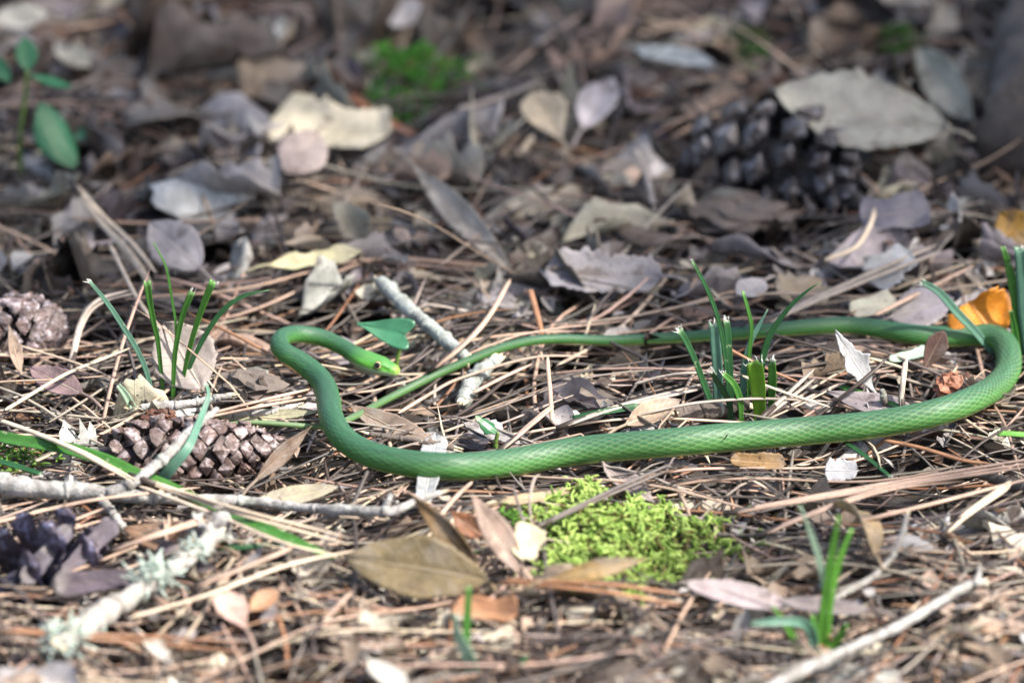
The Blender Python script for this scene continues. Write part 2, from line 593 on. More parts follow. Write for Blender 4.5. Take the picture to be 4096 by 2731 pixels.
# ------------------------------------------------------------------ the snake's line (needed by everything lying under it)
SN = [  # photograph x, y, height of the centre above the litter (mm), radius (mm)
    (1598, 1490, 5.2, 2.6), (1556, 1476, 5.6, 2.6), (1511, 1461, 6.0, 2.6), (1442, 1432, 6.6, 2.7), (1369, 1388, 7.6, 2.6), (1299, 1356, 8.6, 2.7),
    (1228, 1340, 9.2, 2.8), (1168, 1338, 9.4, 2.8), (1126, 1354, 9.2, 2.8), (1118, 1384, 8.8, 2.9), (1145, 1414, 8.2, 3.0),
    (1196, 1444, 7.6, 3.2), (1258, 1492, 6.6, 3.4), (1297, 1543, 6.0, 3.55), (1314, 1602, 6.0, 3.7), (1322, 1660, 6.6, 3.75),
    (1345, 1712, 6.4, 3.8), (1372, 1750, 5.4, 3.85), (1430, 1794, 4.2, 3.95), (1506, 1826, 3.7, 4.05), (1608, 1850, 3.6, 4.15),
    (1710, 1862, 3.7, 4.25), (1812, 1867, 3.8, 4.3), (1914, 1864, 3.8, 4.35), (2016, 1854, 3.8, 4.4), (2118, 1838, 3.9, 4.4),
    (2322, 1803, 3.9, 4.45), (2696, 1770, 4.0, 4.5), (2951, 1747, 4.0, 4.5), (3206, 1726, 4.0, 4.45), (3461, 1703, 3.9, 4.35),
    (3653, 1672, 3.8, 4.3), (3790, 1637, 3.8, 4.25), (3895, 1597, 3.8, 4.2), (3980, 1548, 3.8, 4.1), (4028, 1490, 3.8, 4.0),
    (4036, 1429, 3.8, 3.95), (4020, 1378, 3.8, 3.85), (3978, 1347, 3.7, 3.7), (3908, 1340, 3.5, 3.5), (3780, 1346, 3.2, 3.3),
    (3653, 1338, 3.0, 3.15), (3525, 1317, 2.8, 2.9), (3397, 1302, 2.6, 2.7), (3270, 1306, 2.4, 2.55), (3079, 1323, 2.2, 2.3),
    (2887, 1340, 2.0, 2.05), (2696, 1352, 1.8, 1.85), (2448, 1362, 1.8, 1.65), (2257, 1356, 2.4, 1.55), (2129, 1363, 2.8, 1.5),
    (2002, 1393, 2.6, 1.45), (1874, 1443, 2.0, 1.4), (1746, 1498, 1.6, 1.35), (1619, 1561, 1.3, 1.25), (1523, 1610, 1.1, 1.15),
    (1428, 1661, .9, 1.1), (1345, 1696, .7, 1.0), (1250, 1706, 1.4, .95), (1148, 1698, 3.5, .88), (1020, 1690, 6.0, .75),
    (925, 1694, 7.0, .6), (850, 1708, 7.2, .42), (785, 1722, 7.0, .18)]
_sp = np.array([np.r_[at(a, b, h * MM), r * MM] for a, b, h, r in SN])
SPATH, SLEN = smooth_path(_sp, 1900)
SPATH[:, 3] = np.interp(np.linspace(0, 1, 1900), np.linspace(0, 1, 1900), SPATH[:, 3])

# what lies on the litter presses it down: list of (x, y, z, r)
PRESS = [SPATH[::6]]
def press(V):
    """push points that would poke into the pressed bodies down below them"""
    Q = np.vstack(PRESS)
    x, y, z = V[:, 0], V[:, 1], V[:, 2]
    for a, b, c, r in Q:
        rr = r + .0003
        m = np.nonzero((np.abs(x - a) < rr) & (np.abs(y - b) < rr))[0]
        if len(m):
            d2 = (x[m] - a) ** 2 + (y[m] - b) ** 2
            ok = d2 < rr * rr
            m = m[ok]
            lim = c - np.sqrt(rr * rr - d2[ok])
            z[m] = np.minimum(z[m], lim)
    V[:, 2] = z
    return V

#==STRUCTURE==
# ------------------------------------------------------------------ ground
def ground():
    n1 = 90
    a = np.concatenate([[-60, -25, -10, -5, -2.5, -1.4], np.linspace(-.9, .9, n1), [1.4, 2.5, 5, 10, 25, 60]])
    X, Y = np.meshgrid(a, a, indexing='ij')
    far = np.clip((np.hypot(X, Y) - 1.0) / 2, 0, 1)
    Z = H(X, Y) - .028 * (1 - far) - .004
    Z = Z + far * (.05 * np.sin(X * .7 + 1) * np.cos(Y * .5)) * np.clip(np.hypot(X, Y) / 6 - .2, 0, 1)
    Z += np.where(far < .01, np.random.default_rng(3).normal(0, .0012, X.shape), 0)
    V = np.stack([X, Y, Z], -1).reshape(-1, 3)
    o = build('ground', V, gfaces(len(a), len(a))[:, ::-1], M['soil'], protect=False)
    o['kind'] = 'structure'
ground()

#==SNAKE==
def make_snake():
    nr = 1900
    nk = 108
    s = np.linspace(0, SLEN, nr)
    P = SPATH[:, :3].copy()
    r = SPATH[:, 3].copy()
    T, Sd, N = frames(P)
    # head: half heights above and below the line and half width, by distance from the snout (mm)
    hs = np.array([0, .25, .7, 1.4, 2.6, 4.2, 5.6, 7.0, 8.6, 10.5, 12.5, 14.5, 17.0, 20.0]) * MM
    hw = np.array([.05, 1.05, 1.65, 2.1, 2.5, 2.8, 3.05, 3.3, 3.55, 3.75, 3.7, 3.3, 2.8, 2.65]) * MM
    hu = np.array([.05, .85, 1.35, 1.75, 2.15, 2.6, 2.95, 3.05, 3.0, 2.95, 2.85, 2.7, 2.6, 2.65]) * MM
    hd = np.array([.05, .8, 1.25, 1.55, 1.8, 2.1, 2.4, 2.7, 2.95, 3.1, 3.05, 2.85, 2.65, 2.65]) * MM
    k = np.clip((s - 17 * MM) / (6 * MM), 0, 1)
    W = np.interp(s, hs, hw) * (1 - k) + r * k
    Uh = np.interp(s, hs, hu) * (1 - k) + r * k
    Dh = np.interp(s, hs, hd) * (1 - k) + r * .96 * k
    ph = np.linspace(0, 2 * math.pi, nk, endpoint=False)          # 0 = top, pi/2 = the snake's right ... by side vector
    cs, sn = np.cos(ph), np.sin(ph)
    e = .86
    headness = np.clip(1 - (s - 9 * MM) / (6 * MM), 0, 1)
    ex = 1 - (1 - e) * headness
    X = np.sign(sn)[None] * np.abs(sn)[None] ** ex[:, None] * W[:, None]
    Yv = np.sign(cs)[None] * np.abs(cs)[None] ** ex[:, None] * np.where(cs[None] > 0, Uh[:, None], Dh[:, None])
    # scales: a staggered lattice, 16 rows round the back and flanks, wide belly plates below
    aphi = np.abs((ph + math.pi) % (2 * math.pi) - math.pi)       # 0 top .. pi belly
    sgn = np.where(ph < math.pi, 1, -1)
    rmean = np.maximum(r, .5 * MM)
    pitch = np.interp(r, [.4 * MM, 1.5 * MM, 3 * MM, 4.5 * MM], [.6, 1.15, 1.6, 2.15]) * MM
    i_s = np.cumsum(np.r_[0, np.diff(s)] / pitch)                 # row coordinate
    rows = 13
    span = 2 * R(132)
    j_c = (sgn * aphi)[None] / span * rows                        # -7.5 .. 7.5
    I = i_s[:, None] * np.ones(nk)[None]
    J = np.broadcast_to(j_c, I.shape)
    best = np.full(I.shape, 9.0)
    sec = np.full(I.shape, 9.0)
    li = np.zeros(I.shape)
    lj = np.zeros(I.shape)
    i0 = np.floor(I)
    for di in (-1, 0, 1, 2):
        ii = i0 + di
        off = .5 * (ii % 2)
        jj0 = np.round(J - off) + off
        for dj in (-1, 0, 1):
            jj = jj0 + dj
            a = (I - ii) / 2.0
            b = (J - jj)
            d = np.sqrt((a * 1.15) ** 2 + b ** 2) * .55 + .45 * (np.abs(a) + np.abs(b))
            better = d < best
            sec = np.where(better, best, np.minimum(sec, d))
            li = np.where(better, a, li)
            lj = np.where(better, b, lj)
            best = np.where(better, d, best)
    edge = np.clip((sec - best) / .14, 0, 1)                      # 0 at the border between scales
    edge_w = np.clip((sec - best) / .17, 0, 1)
    dorsal = np.clip((R(134) - aphi) / R(5), 0, 1)[None] * np.ones(I.shape)
    body = np.clip((s - 13 * MM) / (5 * MM), 0, 1)[:, None]
    relief = (edge - 1) * .065 + edge * .085 * (li + .45) + .03 * np.exp(-(lj / .10) ** 2) * edge
    relief = relief * np.clip(r / (4 * MM), .25, 1)[:, None] * MM
    belly = np.abs((I / 2) % 1 - .5) * 2
    brel = -np.clip(1 - belly / .12, 0, 1) * .06 * MM
    rel = (relief * dorsal + brel * (1 - dorsal)) * body
    # head: mouth line, brow ridge, loreal dip
    hm = np.clip((s - .6 * MM) / (.6 * MM), 0, 1) * np.clip((13.5 * MM - s) / (1.5 * MM), 0, 1)
    lip = R(104) + R(10) * np.clip(s / (13 * MM), 0, 1)
    g1 = np.exp(-((aphi[None] - lip[:, None]) / R(3.0)) ** 2) * hm[:, None]
    rel = rel - g1 * .16 * MM
    brow = np.exp(-((aphi[None] - R(52)) / R(9)) ** 2) * np.exp(-((s[:, None] - 6.2 * MM) / (2.4 * MM)) ** 2)
    lor = np.exp(-((aphi[None] - R(74)) / R(12)) ** 2) * np.exp(-((s[:, None] - 3.8 * MM) / (1.2 * MM)) ** 2)
    rel = rel + brow * .28 * MM - lor * .22 * MM
    R0 = np.sqrt(X ** 2 + Yv ** 2) + 1e-9
    X, Yv = X * (1 + rel / R0), Yv * (1 + rel / R0)
    V = P[:, None] + X[..., None] * Sd[:, None] + Yv[..., None] * N[:, None]
    # colours: blue-green back, bright green flank, yellow belly, pale skin between the stretched scales
    back, flank, bel = np.array([.030, .098, .050]), np.array([.056, .190, .038]), np.array([.42, .52, .17])
    f1 = np.clip((aphi - R(42)) / R(58), 0, 1)[None, :, None]
    seen = np.exp(-((to_px(P)[:, 0] - 2780) / 480) ** 2) * (s > SLEN * .5)
    thr = R(122) - R(26) * seen[:, None] * (np.sign(sn)[None] < 0)
    f2 = np.clip((aphi[None] - thr) / R(12), 0, 1)[..., None]
    C = (back * (1 - f1) + flank * f1) * (1 - f2) + bel * f2
    C = np.broadcast_to(C, V.shape).copy()
    q = s / SLEN
    def sat(px, py):
        return float(np.argmin(np.linalg.norm(to_px(P) - np.array([px, py]), axis=1)))
    ia, ib, ic, idd = sat(1430, 1794), sat(2100, 1840), sat(4028, 1490), sat(3780, 1346)
    idx = np.arange(nr)
    stretch = np.interp(idx, [0, ia, ib, ic, idd, nr], [0, .05, .75, .8, .2, .15])
    skin = np.array([.36, .50, .22])
    w = ((1 - edge_w) * dorsal * body * stretch[:, None] * np.clip(.35 + aphi / R(100), 0, 1)[None] * .68)[..., None]
    C = C * (1 - w) + skin * w
    dk = ((1 - edge) * dorsal * body * (1 - stretch[:, None]) * .45)[..., None]
    C = C * (1 - dk)
    per = 1 + .10 * np.sin(np.floor(I - li * 2 + .5) * 12.9898 + np.floor(J - lj + .5) * 78.233)
    C = C * (1 + (per[..., None] - 1) * (body * dorsal)[..., None])
    # the tail is greyer and yellower
    tl = np.clip((idx - sat(2129, 1363)) / (nr * .18), 0, 1)[:, None, None]
    C = C * (1 - tl * .7) + np.array([.16, .22, .10]) * tl * .7
    # head
    hd_ = np.clip(1 - (s - 11 * MM) / (6 * MM), 0, 1)[:, None, None]
    top = np.array([.060, .20, .045])
    side = np.array([.10, .34, .045])
    lab = np.array([.36, .47, .29])
    h1 = np.clip((aphi - R(45)) / R(20), 0, 1)[None, :, None]
    h2 = np.clip((aphi[None] - (R(84) + R(6) * np.clip(s / (9 * MM), 0, 1))[:, None]) / R(7), 0, 1)[..., None]
    Ch = (top * (1 - h1) + side * h1) * (1 - h2) + lab * h2
    sno = np.clip(1 - (s - .4 * MM) / (2.2 * MM), 0, 1)[:, None, None]
    Ch = Ch * (1 - .6 * sno) + np.array([.34, .50, .08]) * .6 * sno
    Ch = Ch * (1 - .75 * g1[..., None])
    C = C * (1 - hd_) + Ch * hd_
    root = empty('snake', at(2048, 1860))
    tag(root, 'slender bright green snake stretched in a long loop over the leaf litter', 'snake')
    b = part('body', V, gfaces(nr, nk, True)[:, ::-1], M['snake'], root, C=C.reshape(-1, 3))
    # eyes, nostrils
    def sph(c, rad, axis, squash, nu=14, nv=20, cap=math.pi):
        a = unit(axis)
        t1 = unit(np.cross(a, [0, 0, 1.0]))
        t2 = np.cross(a, t1)
        th = np.linspace(.02, cap, nu)
        p2 = np.linspace(0, 2 * math.pi, nv, endpoint=False)
        G = c + rad * (np.cos(th)[:, None, None] * squash * a + np.sin(th)[:, None, None] * (np.cos(p2)[None, :, None] * t1 + np.sin(p2)[None, :, None] * t2))
        return G.reshape(-1, 3), gfaces(nu, nv, True)
    ie = int(np.argmin(np.abs(s - 6.6 * MM)))
    ino = int(np.argmin(np.abs(s - 1.6 * MM)))
    for sd in (1, -1):
        aj = R(64) * sd % (2 * math.pi)
        j = int(round(aj / (2 * math.pi) * nk)) % nk
        c = V[ie, j]
        out = unit(c - P[ie])
        ax = unit(out + .12 * -T[ie])
        v, f = sph(c - out * .72 * MM, 1.42 * MM, ax, .80)
        ey = part('eye', v, f, M['iris'], root)
        v, f = sph(c - out * .72 * MM, 1.445 * MM, ax, .82, cap=R(41))
        pu = build('pupil', v, f, M['black'], None, origin=np.array(root['_org']))
        pu.parent = ey
        pu.location = (0, 0, 0)
        th = np.linspace(0, 2 * math.pi, 28)
        t1 = unit(np.cross(ax, [0, 0, 1.0])); t2 = np.cross(ax, t1)
        ring = (c - out * .72 * MM) + ax * .50 * MM + 1.33 * MM * (np.cos(th)[:, None] * t1 + np.sin(th)[:, None] * t2)
        v, f = tube(ring, .15 * MM, 6, caps=False)
        er = build('eye_ring', v, f, M['snake'], None, C=np.array([.03, .08, .02]), origin=np.array(root['_org']))
        er.parent = ey
        er.location = (0, 0, 0)
        j2 = int(round((R(70) * sd % (2 * math.pi)) / (2 * math.pi) * nk)) % nk
        v, f = sph(V[ino, j2] - unit(V[ino, j2] - P[ino]) * .08 * MM, .26 * MM, unit(V[ino, j2] - P[ino]), .6, 6, 10)
        part('nostril', v, f, M['mouth'], root)
make_snake()
PROT_SNAKE = PROT[:]
PROT.clear()

#==THINGS==
def path_px(pts, n):
    """pts: photograph x, y, height above the litter (mm) [, radius mm]"""
    A = np.array([np.r_[at(p[0], p[1], p[2] * MM), (p[3] if len(p) > 3 else 1.0) * MM] for p in pts])
    return smooth_path(A, n)[0]

def twig(label, pts, branches=(), m='bark', broken=True, press_it=True, lichen=(), n=60, name='twig', seed=1, bumpy=.07):
    Q = path_px(pts, n)
    g = np.random.default_rng(seed)
    Q[:, :3] += np.cumsum(g.normal(0, .00007, (n, 3)), 0)
    rad = Q[:, 3] * (1 + .10 * np.interp(np.arange(n), np.arange(0, n + 6, 6), g.normal(0, 1, len(np.arange(0, n + 6, 6)))))
    if press_it:
        PRESS.append(np.c_[Q[:, :3], Q[:, 3]])
    root = empty(name, Q[0, :3])
    tag(root, label, 'twig')
    V, F = tube(Q[:, :3], rad, 12, bumpy, seed)
    part('stem', V, F, M[m], root)
    for bi, bp in enumerate(branches):
        B = path_px(bp, 36)
        V, F = tube(B[:, :3], B[:, 3], 10, bumpy, seed + bi + 1)
        part('branch', V, F, M[m], root)
        if press_it:
            PRESS.append(np.c_[B[:, :3], B[:, 3]])
        for kk in range(5, 36, 9):      # rings of old bud scars
            k3 = B[kk - 1:kk + 2]
            V, F = tube(k3[:, :3], k3[:, 3] * np.array([1.02, 1.3, 1.02]), 10)
            part('knot', V, F, M[m], root)
    for kk in range(6, n - 4, max(9, n // 6)):
        k3 = Q[kk - 1:kk + 2]
        V, F = tube(k3[:, :3], rad[kk - 1:kk + 2] * np.array([1.0, 1.18, 1.0]), 12, .05, kk)
        part('knot', V, F, M[m], root)
    if broken:
        for end, d in ((0, Q[0, :3] - Q[2, :3]), (-1, Q[-1, :3] - Q[-3, :3])):
            d = unit(d)
            sp = Soup()
            for _ in range(7):
                o = g.normal(0, .35, 3) * Q[end, 3]
                a = Q[end, :3] + o - d * .0008
                V, F = tube(np.array([a, a + d * g.uniform(.001, .0026), a + d * g.uniform(.0027, .0042)]), np.array([.35, .28, .05]) * Q[end, 3], 5)
                sp.add(V, F)
            v, f, _, _ = sp.arr()
            part('broken_end', v, f, M['wood'], root)
    for (t, rad_, cnt) in lichen:
        k = int(t * (n - 1))
        sp = Soup()
        for _ in range(cnt):
            c = Q[k, :3] + unit(Q[min(k + 1, n - 1), :3] - Q[max(k - 1, 0), :3]) * g.normal(0, rad_ * .5)
            d = unit(g.normal(0, 1, 3) + np.array([0, -.2, .6]))
            a = c + d * Q[k, 3] * .7
            ln = rad_ * g.uniform(.35, 1.0)
            p = np.array([a, a + d * ln * .5 + g.normal(0, .12, 3) * ln, a + d * ln + g.normal(0, .25, 3) * ln])
            V, F = tube(p, np.array([.35, .42, .3]) * MM * g.uniform(.7, 1.5), 5, .2, int(g.integers(1e6)), .5)
            sp.add(V, F)
        v, f, _, _ = sp.arr()
        tag(part('lichen_tuft', v, f, M['lichen'], root), kind='stuff')
    return root

twig('grey-green lichened stick lying behind the snake head and heart-shaped leaf',
     [(1522, 1128, 5.5, 2.2), (1590, 1190, 4.5, 2.35), (1650, 1250, 3.5, 2.3), (1745, 1335, 2.6, 2.3), (1830, 1412, 2.0, 2.2), (1860, 1440, 1.2, 2.1)], m='mossbark', seed=11)
twig('short broken stick with splintered pale end under the thin tail',
     [(1985, 1440, .2, 2.2), (1930, 1480, 1.0, 2.4), (1880, 1530, 1.4, 2.5), (1852, 1580, 1.6, 2.3), (1842, 1604, 1.6, 2.0)], m='mossbark', seed=12)
twig('long grey forked branch with lichen lying in front of the pine cone',
     [(-120, 1915, 4, 3.1), (0, 1936, 4, 3.1), (120, 1955, 4, 3.0), (250, 1960, 4, 2.9), (400, 1975, 4, 2.6), (540, 1990, 4, 2.2), (760, 2002, 4, 1.9), (1000, 2015, 4, 1.75),
      (1200, 2035, 4, 1.6), (1400, 2045, 4, 1.5), (1560, 2048, 4, 1.4), (1650, 2010, 4, 1.15), (1755, 1978, 4, .9)],
     branches=[[(430, 1975, 5, 1.9), (540, 1925, 9, 1.7), (620, 1862, 13, 1.7), (680, 1810, 16, 1.6), (720, 1765, 18, 1.55), (790, 1700, 20, 1.3), (868, 1636, 21, .9)],
               [(400, 1990, 4, 1.5), (440, 2040, 3, 1.4), (495, 2115, 1, 1.2)],
               [(1535, 2045, 4, 1.2), (1550, 2010, 7, 1.0), (1566, 1975, 9, .7)]], n=150, seed=13)
twig('thick pale stick covered in blue-green lichen tufts in the foreground',
     [(225, 2575, 6, 2.6), (330, 2520, 6, 3.3), (460, 2430, 6, 3.3), (600, 2335, 6, 3.0), (720, 2262, 6, 2.8), (880, 2140, 6, 2.4)], m='palebark', seed=14, bumpy=.12,
     lichen=((.08, .007, 90), (.28, .003, 30), (.66, .006, 120), (.85, .004, 60)))
twig('thin bare white curved stick beside the foreground grass sprout',
     [(3330, 2400, 2, 1.0), (3470, 2318, 3, 1.0), (3550, 2240, 5, .95), (3590, 2160, 8, .9), (3612, 2062, 12, .8)], m='palebark', seed=15, n=40)
twig('long grey stick with a small forked tip in the foreground',
     [(3060, 2760, 5, 1.6), (3220, 2672, 5, 1.7), (3400, 2590, 5, 1.6), (3560, 2512, 5, 1.5), (3720, 2420, 5, 1.4), (3850, 2345, 5, 1.3), (3930, 2325, 4, 1.0)],
     branches=[[(3900, 2340, 5, .9), (3915, 2300, 7, .8), (3918, 2262, 9, .5)]], seed=16, n=80)
twig('small lichened stick lying at the foot of the left grass tuft',
     [(565, 1632, 2, 1.5), (640, 1625, 2.3, 1.6), (720, 1612, 2.6, 1.4), (830, 1592, 2.6, 1.2), (920, 1580, 2, .9)], m='bark', seed=17, n=40)
twig('straight grey-brown stick pointing at the raised neck of the snake',
     [(880, 1668, 2.5, 1.1), (1000, 1655, 2.5, 1.2), (1090, 1645, 2.5, 1.1), (1190, 1622, 2.5, 1.0)], m='bark', seed=18, n=40)
twig('dark stubby upright stick by the grey torn leaf',
     [(3538, 1648, -1, .9), (3540, 1610, 3, 1.0), (3534, 1580, 5.5, 1.0), (3528, 1556, 7.5, .8)], m='trunk', seed=19, n=20, broken=False)
twig('thin dark red-brown stick beside the curled seedling',
     [(1480, 1736, 1.5, .9), (1600, 1748, 2, .9), (1720, 1768, 2, .9), (1815, 1780, 2, 1.1)], m='trunk', seed=20, n=40)
twig('dark grey stick resting behind the right end of the snake',
     [(3820, 1890, 1, 1.3), (3940, 1905, 2, 1.6), (4040, 1935, 2, 1.8), (4150, 1960, 2, 1.8)], m='trunk', seed=21, n=40)
twig('dark mossy rotten stick lying on the needles behind the grass sprout at the right edge',
     [(2690, 1660, -1, 2.6), (2800, 1650, 0, 2.9), (2900, 1640, 0, 2.6), (2990, 1630, 0, 1.8)], m='trunk', seed=22, n=40)

# ---- pine cones
def cone(label, p0, h0, p1, h1, rad, nsc, openness, seed, tint=(.10, .062, .050), long_=1.0, blunt=0.0):
    """scales in a golden-angle spiral round a core from the stem end p0 to the tip p1"""
    g = np.random.default_rng(seed)
    a, b = at(*p0, h0 * MM), at(*p1, h1 * MM)
    ax = unit(b - a)
    L = np.linalg.norm(b - a)
    e1 = unit(np.cross(ax, [0, 0, 1.0]))
    e2 = np.cross(e1, ax)
    root = empty('pine_cone', a)
    tag(root, label, 'pine cone')
    qs = np.linspace(0, 1, 20)
    prof = np.sin(math.pi * np.clip(.10 + qs * .86, 0, 1) ** .8) ** .7
    core = a + qs[:, None] * (b - a)
    V, F = tube(core, prof * rad * MM * .62, 12, .05, seed)
    part('core', V, F, M['cone'], root, C=np.array(tint) * .5)
    PRESS.append(np.c_[core, prof * rad * MM * .95])
    nu, nv = 6, 7
    for i in range(nsc):
        q = ((i + .5) / nsc) ** .92
        th = i * 2.39996 + g.normal(0, .05)
        pr = math.sin(math.pi * min(.10 + q * .86, 1) ** .8) ** .7
        rd = math.cos(th) * e1 + math.sin(th) * e2
        tn = np.cross(ax, rd)
        R_ = rad * MM * pr
        op = openness * (1 - .5 * q) + g.normal(0, .06)
        d = unit(rd * math.cos(.65 - op) + ax * math.sin(.65 - op))   # direction the scale points
        nrm = unit(np.cross(d, tn))
        base = a + ax * L * q * .94 + rd * R_ * .40
        ln = max(R_ * .74 * long_, 2.5 * MM) * g.uniform(.88, 1.12)
        wd = (1.7 + 2.2 * pr) * MM * rad / 10.5 * g.uniform(.85, 1.12)
        wd *= 1.0 if blunt == 0 else 1.5
        hgt = wd * (.78 if blunt == 0 else blunt)
        # shaft then a rhombic shield with a cross keel rising to a point
        us = np.array([0, .55, .84, .96, 1.08, 1.24]) if blunt == 0 else np.array([0, .4, .75, .95, 1.02, 1.06])
        ks = np.array([.30, .52, .90, 1.0, .62, .07]) if blunt == 0 else np.array([.4, .8, 1.0, .9, .6, .2])
        an = np.linspace(0, 2 * math.pi, 8, endpoint=False)
        ca, sa = np.cos(an), np.sin(an)
        den = np.abs(ca) ** 1.15 + np.abs(sa) ** 1.15
        rx, ry = np.sign(ca) * np.abs(ca) / den, np.sign(sa) * np.abs(sa) / den
        jit = 1 + g.normal(0, .10, (6, 8))
        G = (base + (us * ln)[:, None, None] * d + (ks[:, None] * wd * rx[None] * jit)[..., None] * tn
             + (ks[:, None] * hgt * ry[None] * jit * np.array([.35, .4, .8, 1, 1, 1])[:, None])[..., None] * nrm
             + (np.array([0, 0, 0, 0, .22, .5]) * hgt)[:, None, None] * nrm)
        G = G + g.normal(0, .04, G.shape) * wd * (us > .5)[:, None, None]
        V = np.vstack([G.reshape(-1, 3)])
        F = gfaces(6, 8, True)
        cc = np.array(tint) * g.uniform(.75, 1.3)
        C = np.ones((6, 8, 3)) * cc
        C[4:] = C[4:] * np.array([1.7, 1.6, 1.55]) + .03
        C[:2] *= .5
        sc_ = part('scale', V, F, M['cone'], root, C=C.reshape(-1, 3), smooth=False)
        bp = base + d * ln * 1.14 + nrm * hgt * .12
        if pr > .45 and rad < 13:
            V, F = tube(np.array([bp - d * .0004, bp + unit(d + nrm * .6) * .0009]), np.array([.35, .1]) * MM, 5)
            u_ = build('umbo', V, F, M['cone'], None, C=np.array([.22, .15, .10]), origin=np.array(root['_org']))
            u_.parent = sc_
            u_.location = (0, 0, 0)
    return root

cone('brown pine cone with grey-edged scales lying under the thin snake tail', (400, 1840), 2.0, (1165, 1790), 2.0, 10.5, 112, .26, 31, (.062, .038, .032))
cone('weathered pine cone half buried in needles behind the left grass tuft', (-90, 1345), 1.0, (270, 1300), 1.5, 10.5, 84, .45, 32, (.075, .05, .045))
cone('large open dark pine cone lying beside the big pale leaf', (2860, 600), 1.0, (3460, 820), -1.0, 16.5, 60, .6, 33, (.022, .017, .017), 1.2)
cone('open purple-brown pine cone behind the lichen covered stick', (0, 2390), -4.0, (420, 2215), -4.0, 11.5, 30, 1.0, 34, (.055, .042, .058), 2.0, .2)

# ---- grass
GC = {'mid': (.065, .21, .035), 'dark': (.030, .115, .040), 'blue': (.13, .28, .20), 'pale': (.36, .50, .36), 'lime': (.17, .37, .03), 'bright': (.12, .34, .045)}
def blade_mesh(pts, wpx, face, fold=.25, nw=7, n=26, taper=None):
    P, L = smooth_path(pts, n)
    w = np.interp(np.linspace(0, 1, n), np.linspace(0, 1, len(wpx)), wpx) * PX
    T = unit(np.gradient(P, axis=0))
    f = np.asarray(face, float)
    Sd = unit(np.cross(T, f))
    N = np.cross(Sd, T)
    v = np.linspace(-1, 1, nw)
    G = P[:, None] + (w / 2)[:, None, None] * (v[None, :, None] * Sd[:, None] + fold * (np.abs(v)[None, :, None] - .5) * N[:, None] * 1.0)
    U = np.stack([np.broadcast_to(np.linspace(0, 1, n)[:, None], (n, nw)), np.broadcast_to((v[None] + 1) / 2, (n, nw))], -1)
    return G, U, P, T, Sd, w

def blade(root, pts, wpx, colr, face=(0, -1, .25), fold=.25, fray=0, seed=0, slant=0.0):
    G, U, P, T, Sd, w = blade_mesh(pts, wpx, face, fold)
    g = np.random.default_rng(seed)
    nw = G.shape[1]
    if wpx[-1] > 6:                         # cut by a mower: uneven top
        G[-1] += T[-1] * (g.normal(0, .22, nw)[:, None] + slant * np.linspace(-1, 1, nw)[:, None]) * w[-1] * .5
    V, F, UU = thicken(G, U, .28 * MM)
    c = np.array(GC[colr])
    n = G.shape[0]
    k = np.linspace(0, 1, n)
    C = c[None, None] * (1.0 + 0 * k[:, None, None]) * np.ones((n, nw, 1))
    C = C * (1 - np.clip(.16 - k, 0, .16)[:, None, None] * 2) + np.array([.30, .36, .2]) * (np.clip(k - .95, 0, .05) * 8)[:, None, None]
    C = np.concatenate([C.reshape(-1, 3)] * 2)
    b = part('blade', V, F, M['grass'], root, C=C, UVv=UU)
    if fray:
        sp = Soup()
        for _ in range(fray):
            o = G[-1, g.integers(nw)]
            d = unit(T[-1] + g.normal(0, .45, 3))
            ln = g.uniform(.6, 2.2) * MM
            V, F = tube(np.array([o - d * .3 * MM, o + d * ln * .5, o + d * ln + g.normal(0, .3, 3) * MM]), np.array([.14, .11, .04]) * MM, 4)
            sp.add(V, F)
        v, f, _, _ = sp.arr()
        fo = build('frayed_tip', v, f, M['fray'], None, origin=np.array(root['_org']))
        fo.parent = b
        fo.location = (0, 0, 0)
    return b

def tuft(label, base_px, zo, blades, name='grass_tuft', cat='grass'):
    """blades drawn from zoomed views: zo = (x0, y0, scale) of that view; each (points, widths, colour, dy mm at foot, lean mm at tip, fray)"""
    B = at(*base_px, -3 * MM)
    root = empty(name, B)
    tag(root, label, cat)
    for i, (pts, w, c, dy0, dy1, fr) in enumerate(blades):
        m = len(pts)
        Q = []
        for k, (zx, zy) in enumerate(pts):
            y = B[1] + (dy0 + (dy1 - dy0) * (k / (m - 1)) ** 1.3) * MM
            Q.append(at_y(zo[0] + zx / zo[2], zo[1] + zy / zo[2], y))
        Q = np.array(Q)
        f = Q[0] - np.array([0, 0, .006]) + (Q[0] - Q[1]) * np.array([.1, 0, 0])
        Q = np.vstack([f, Q])
        g = np.random.default_rng(i + abs(int(base_px[0])))
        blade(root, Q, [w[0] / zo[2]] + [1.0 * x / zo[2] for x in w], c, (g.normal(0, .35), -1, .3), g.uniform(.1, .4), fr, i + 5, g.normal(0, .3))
    return root

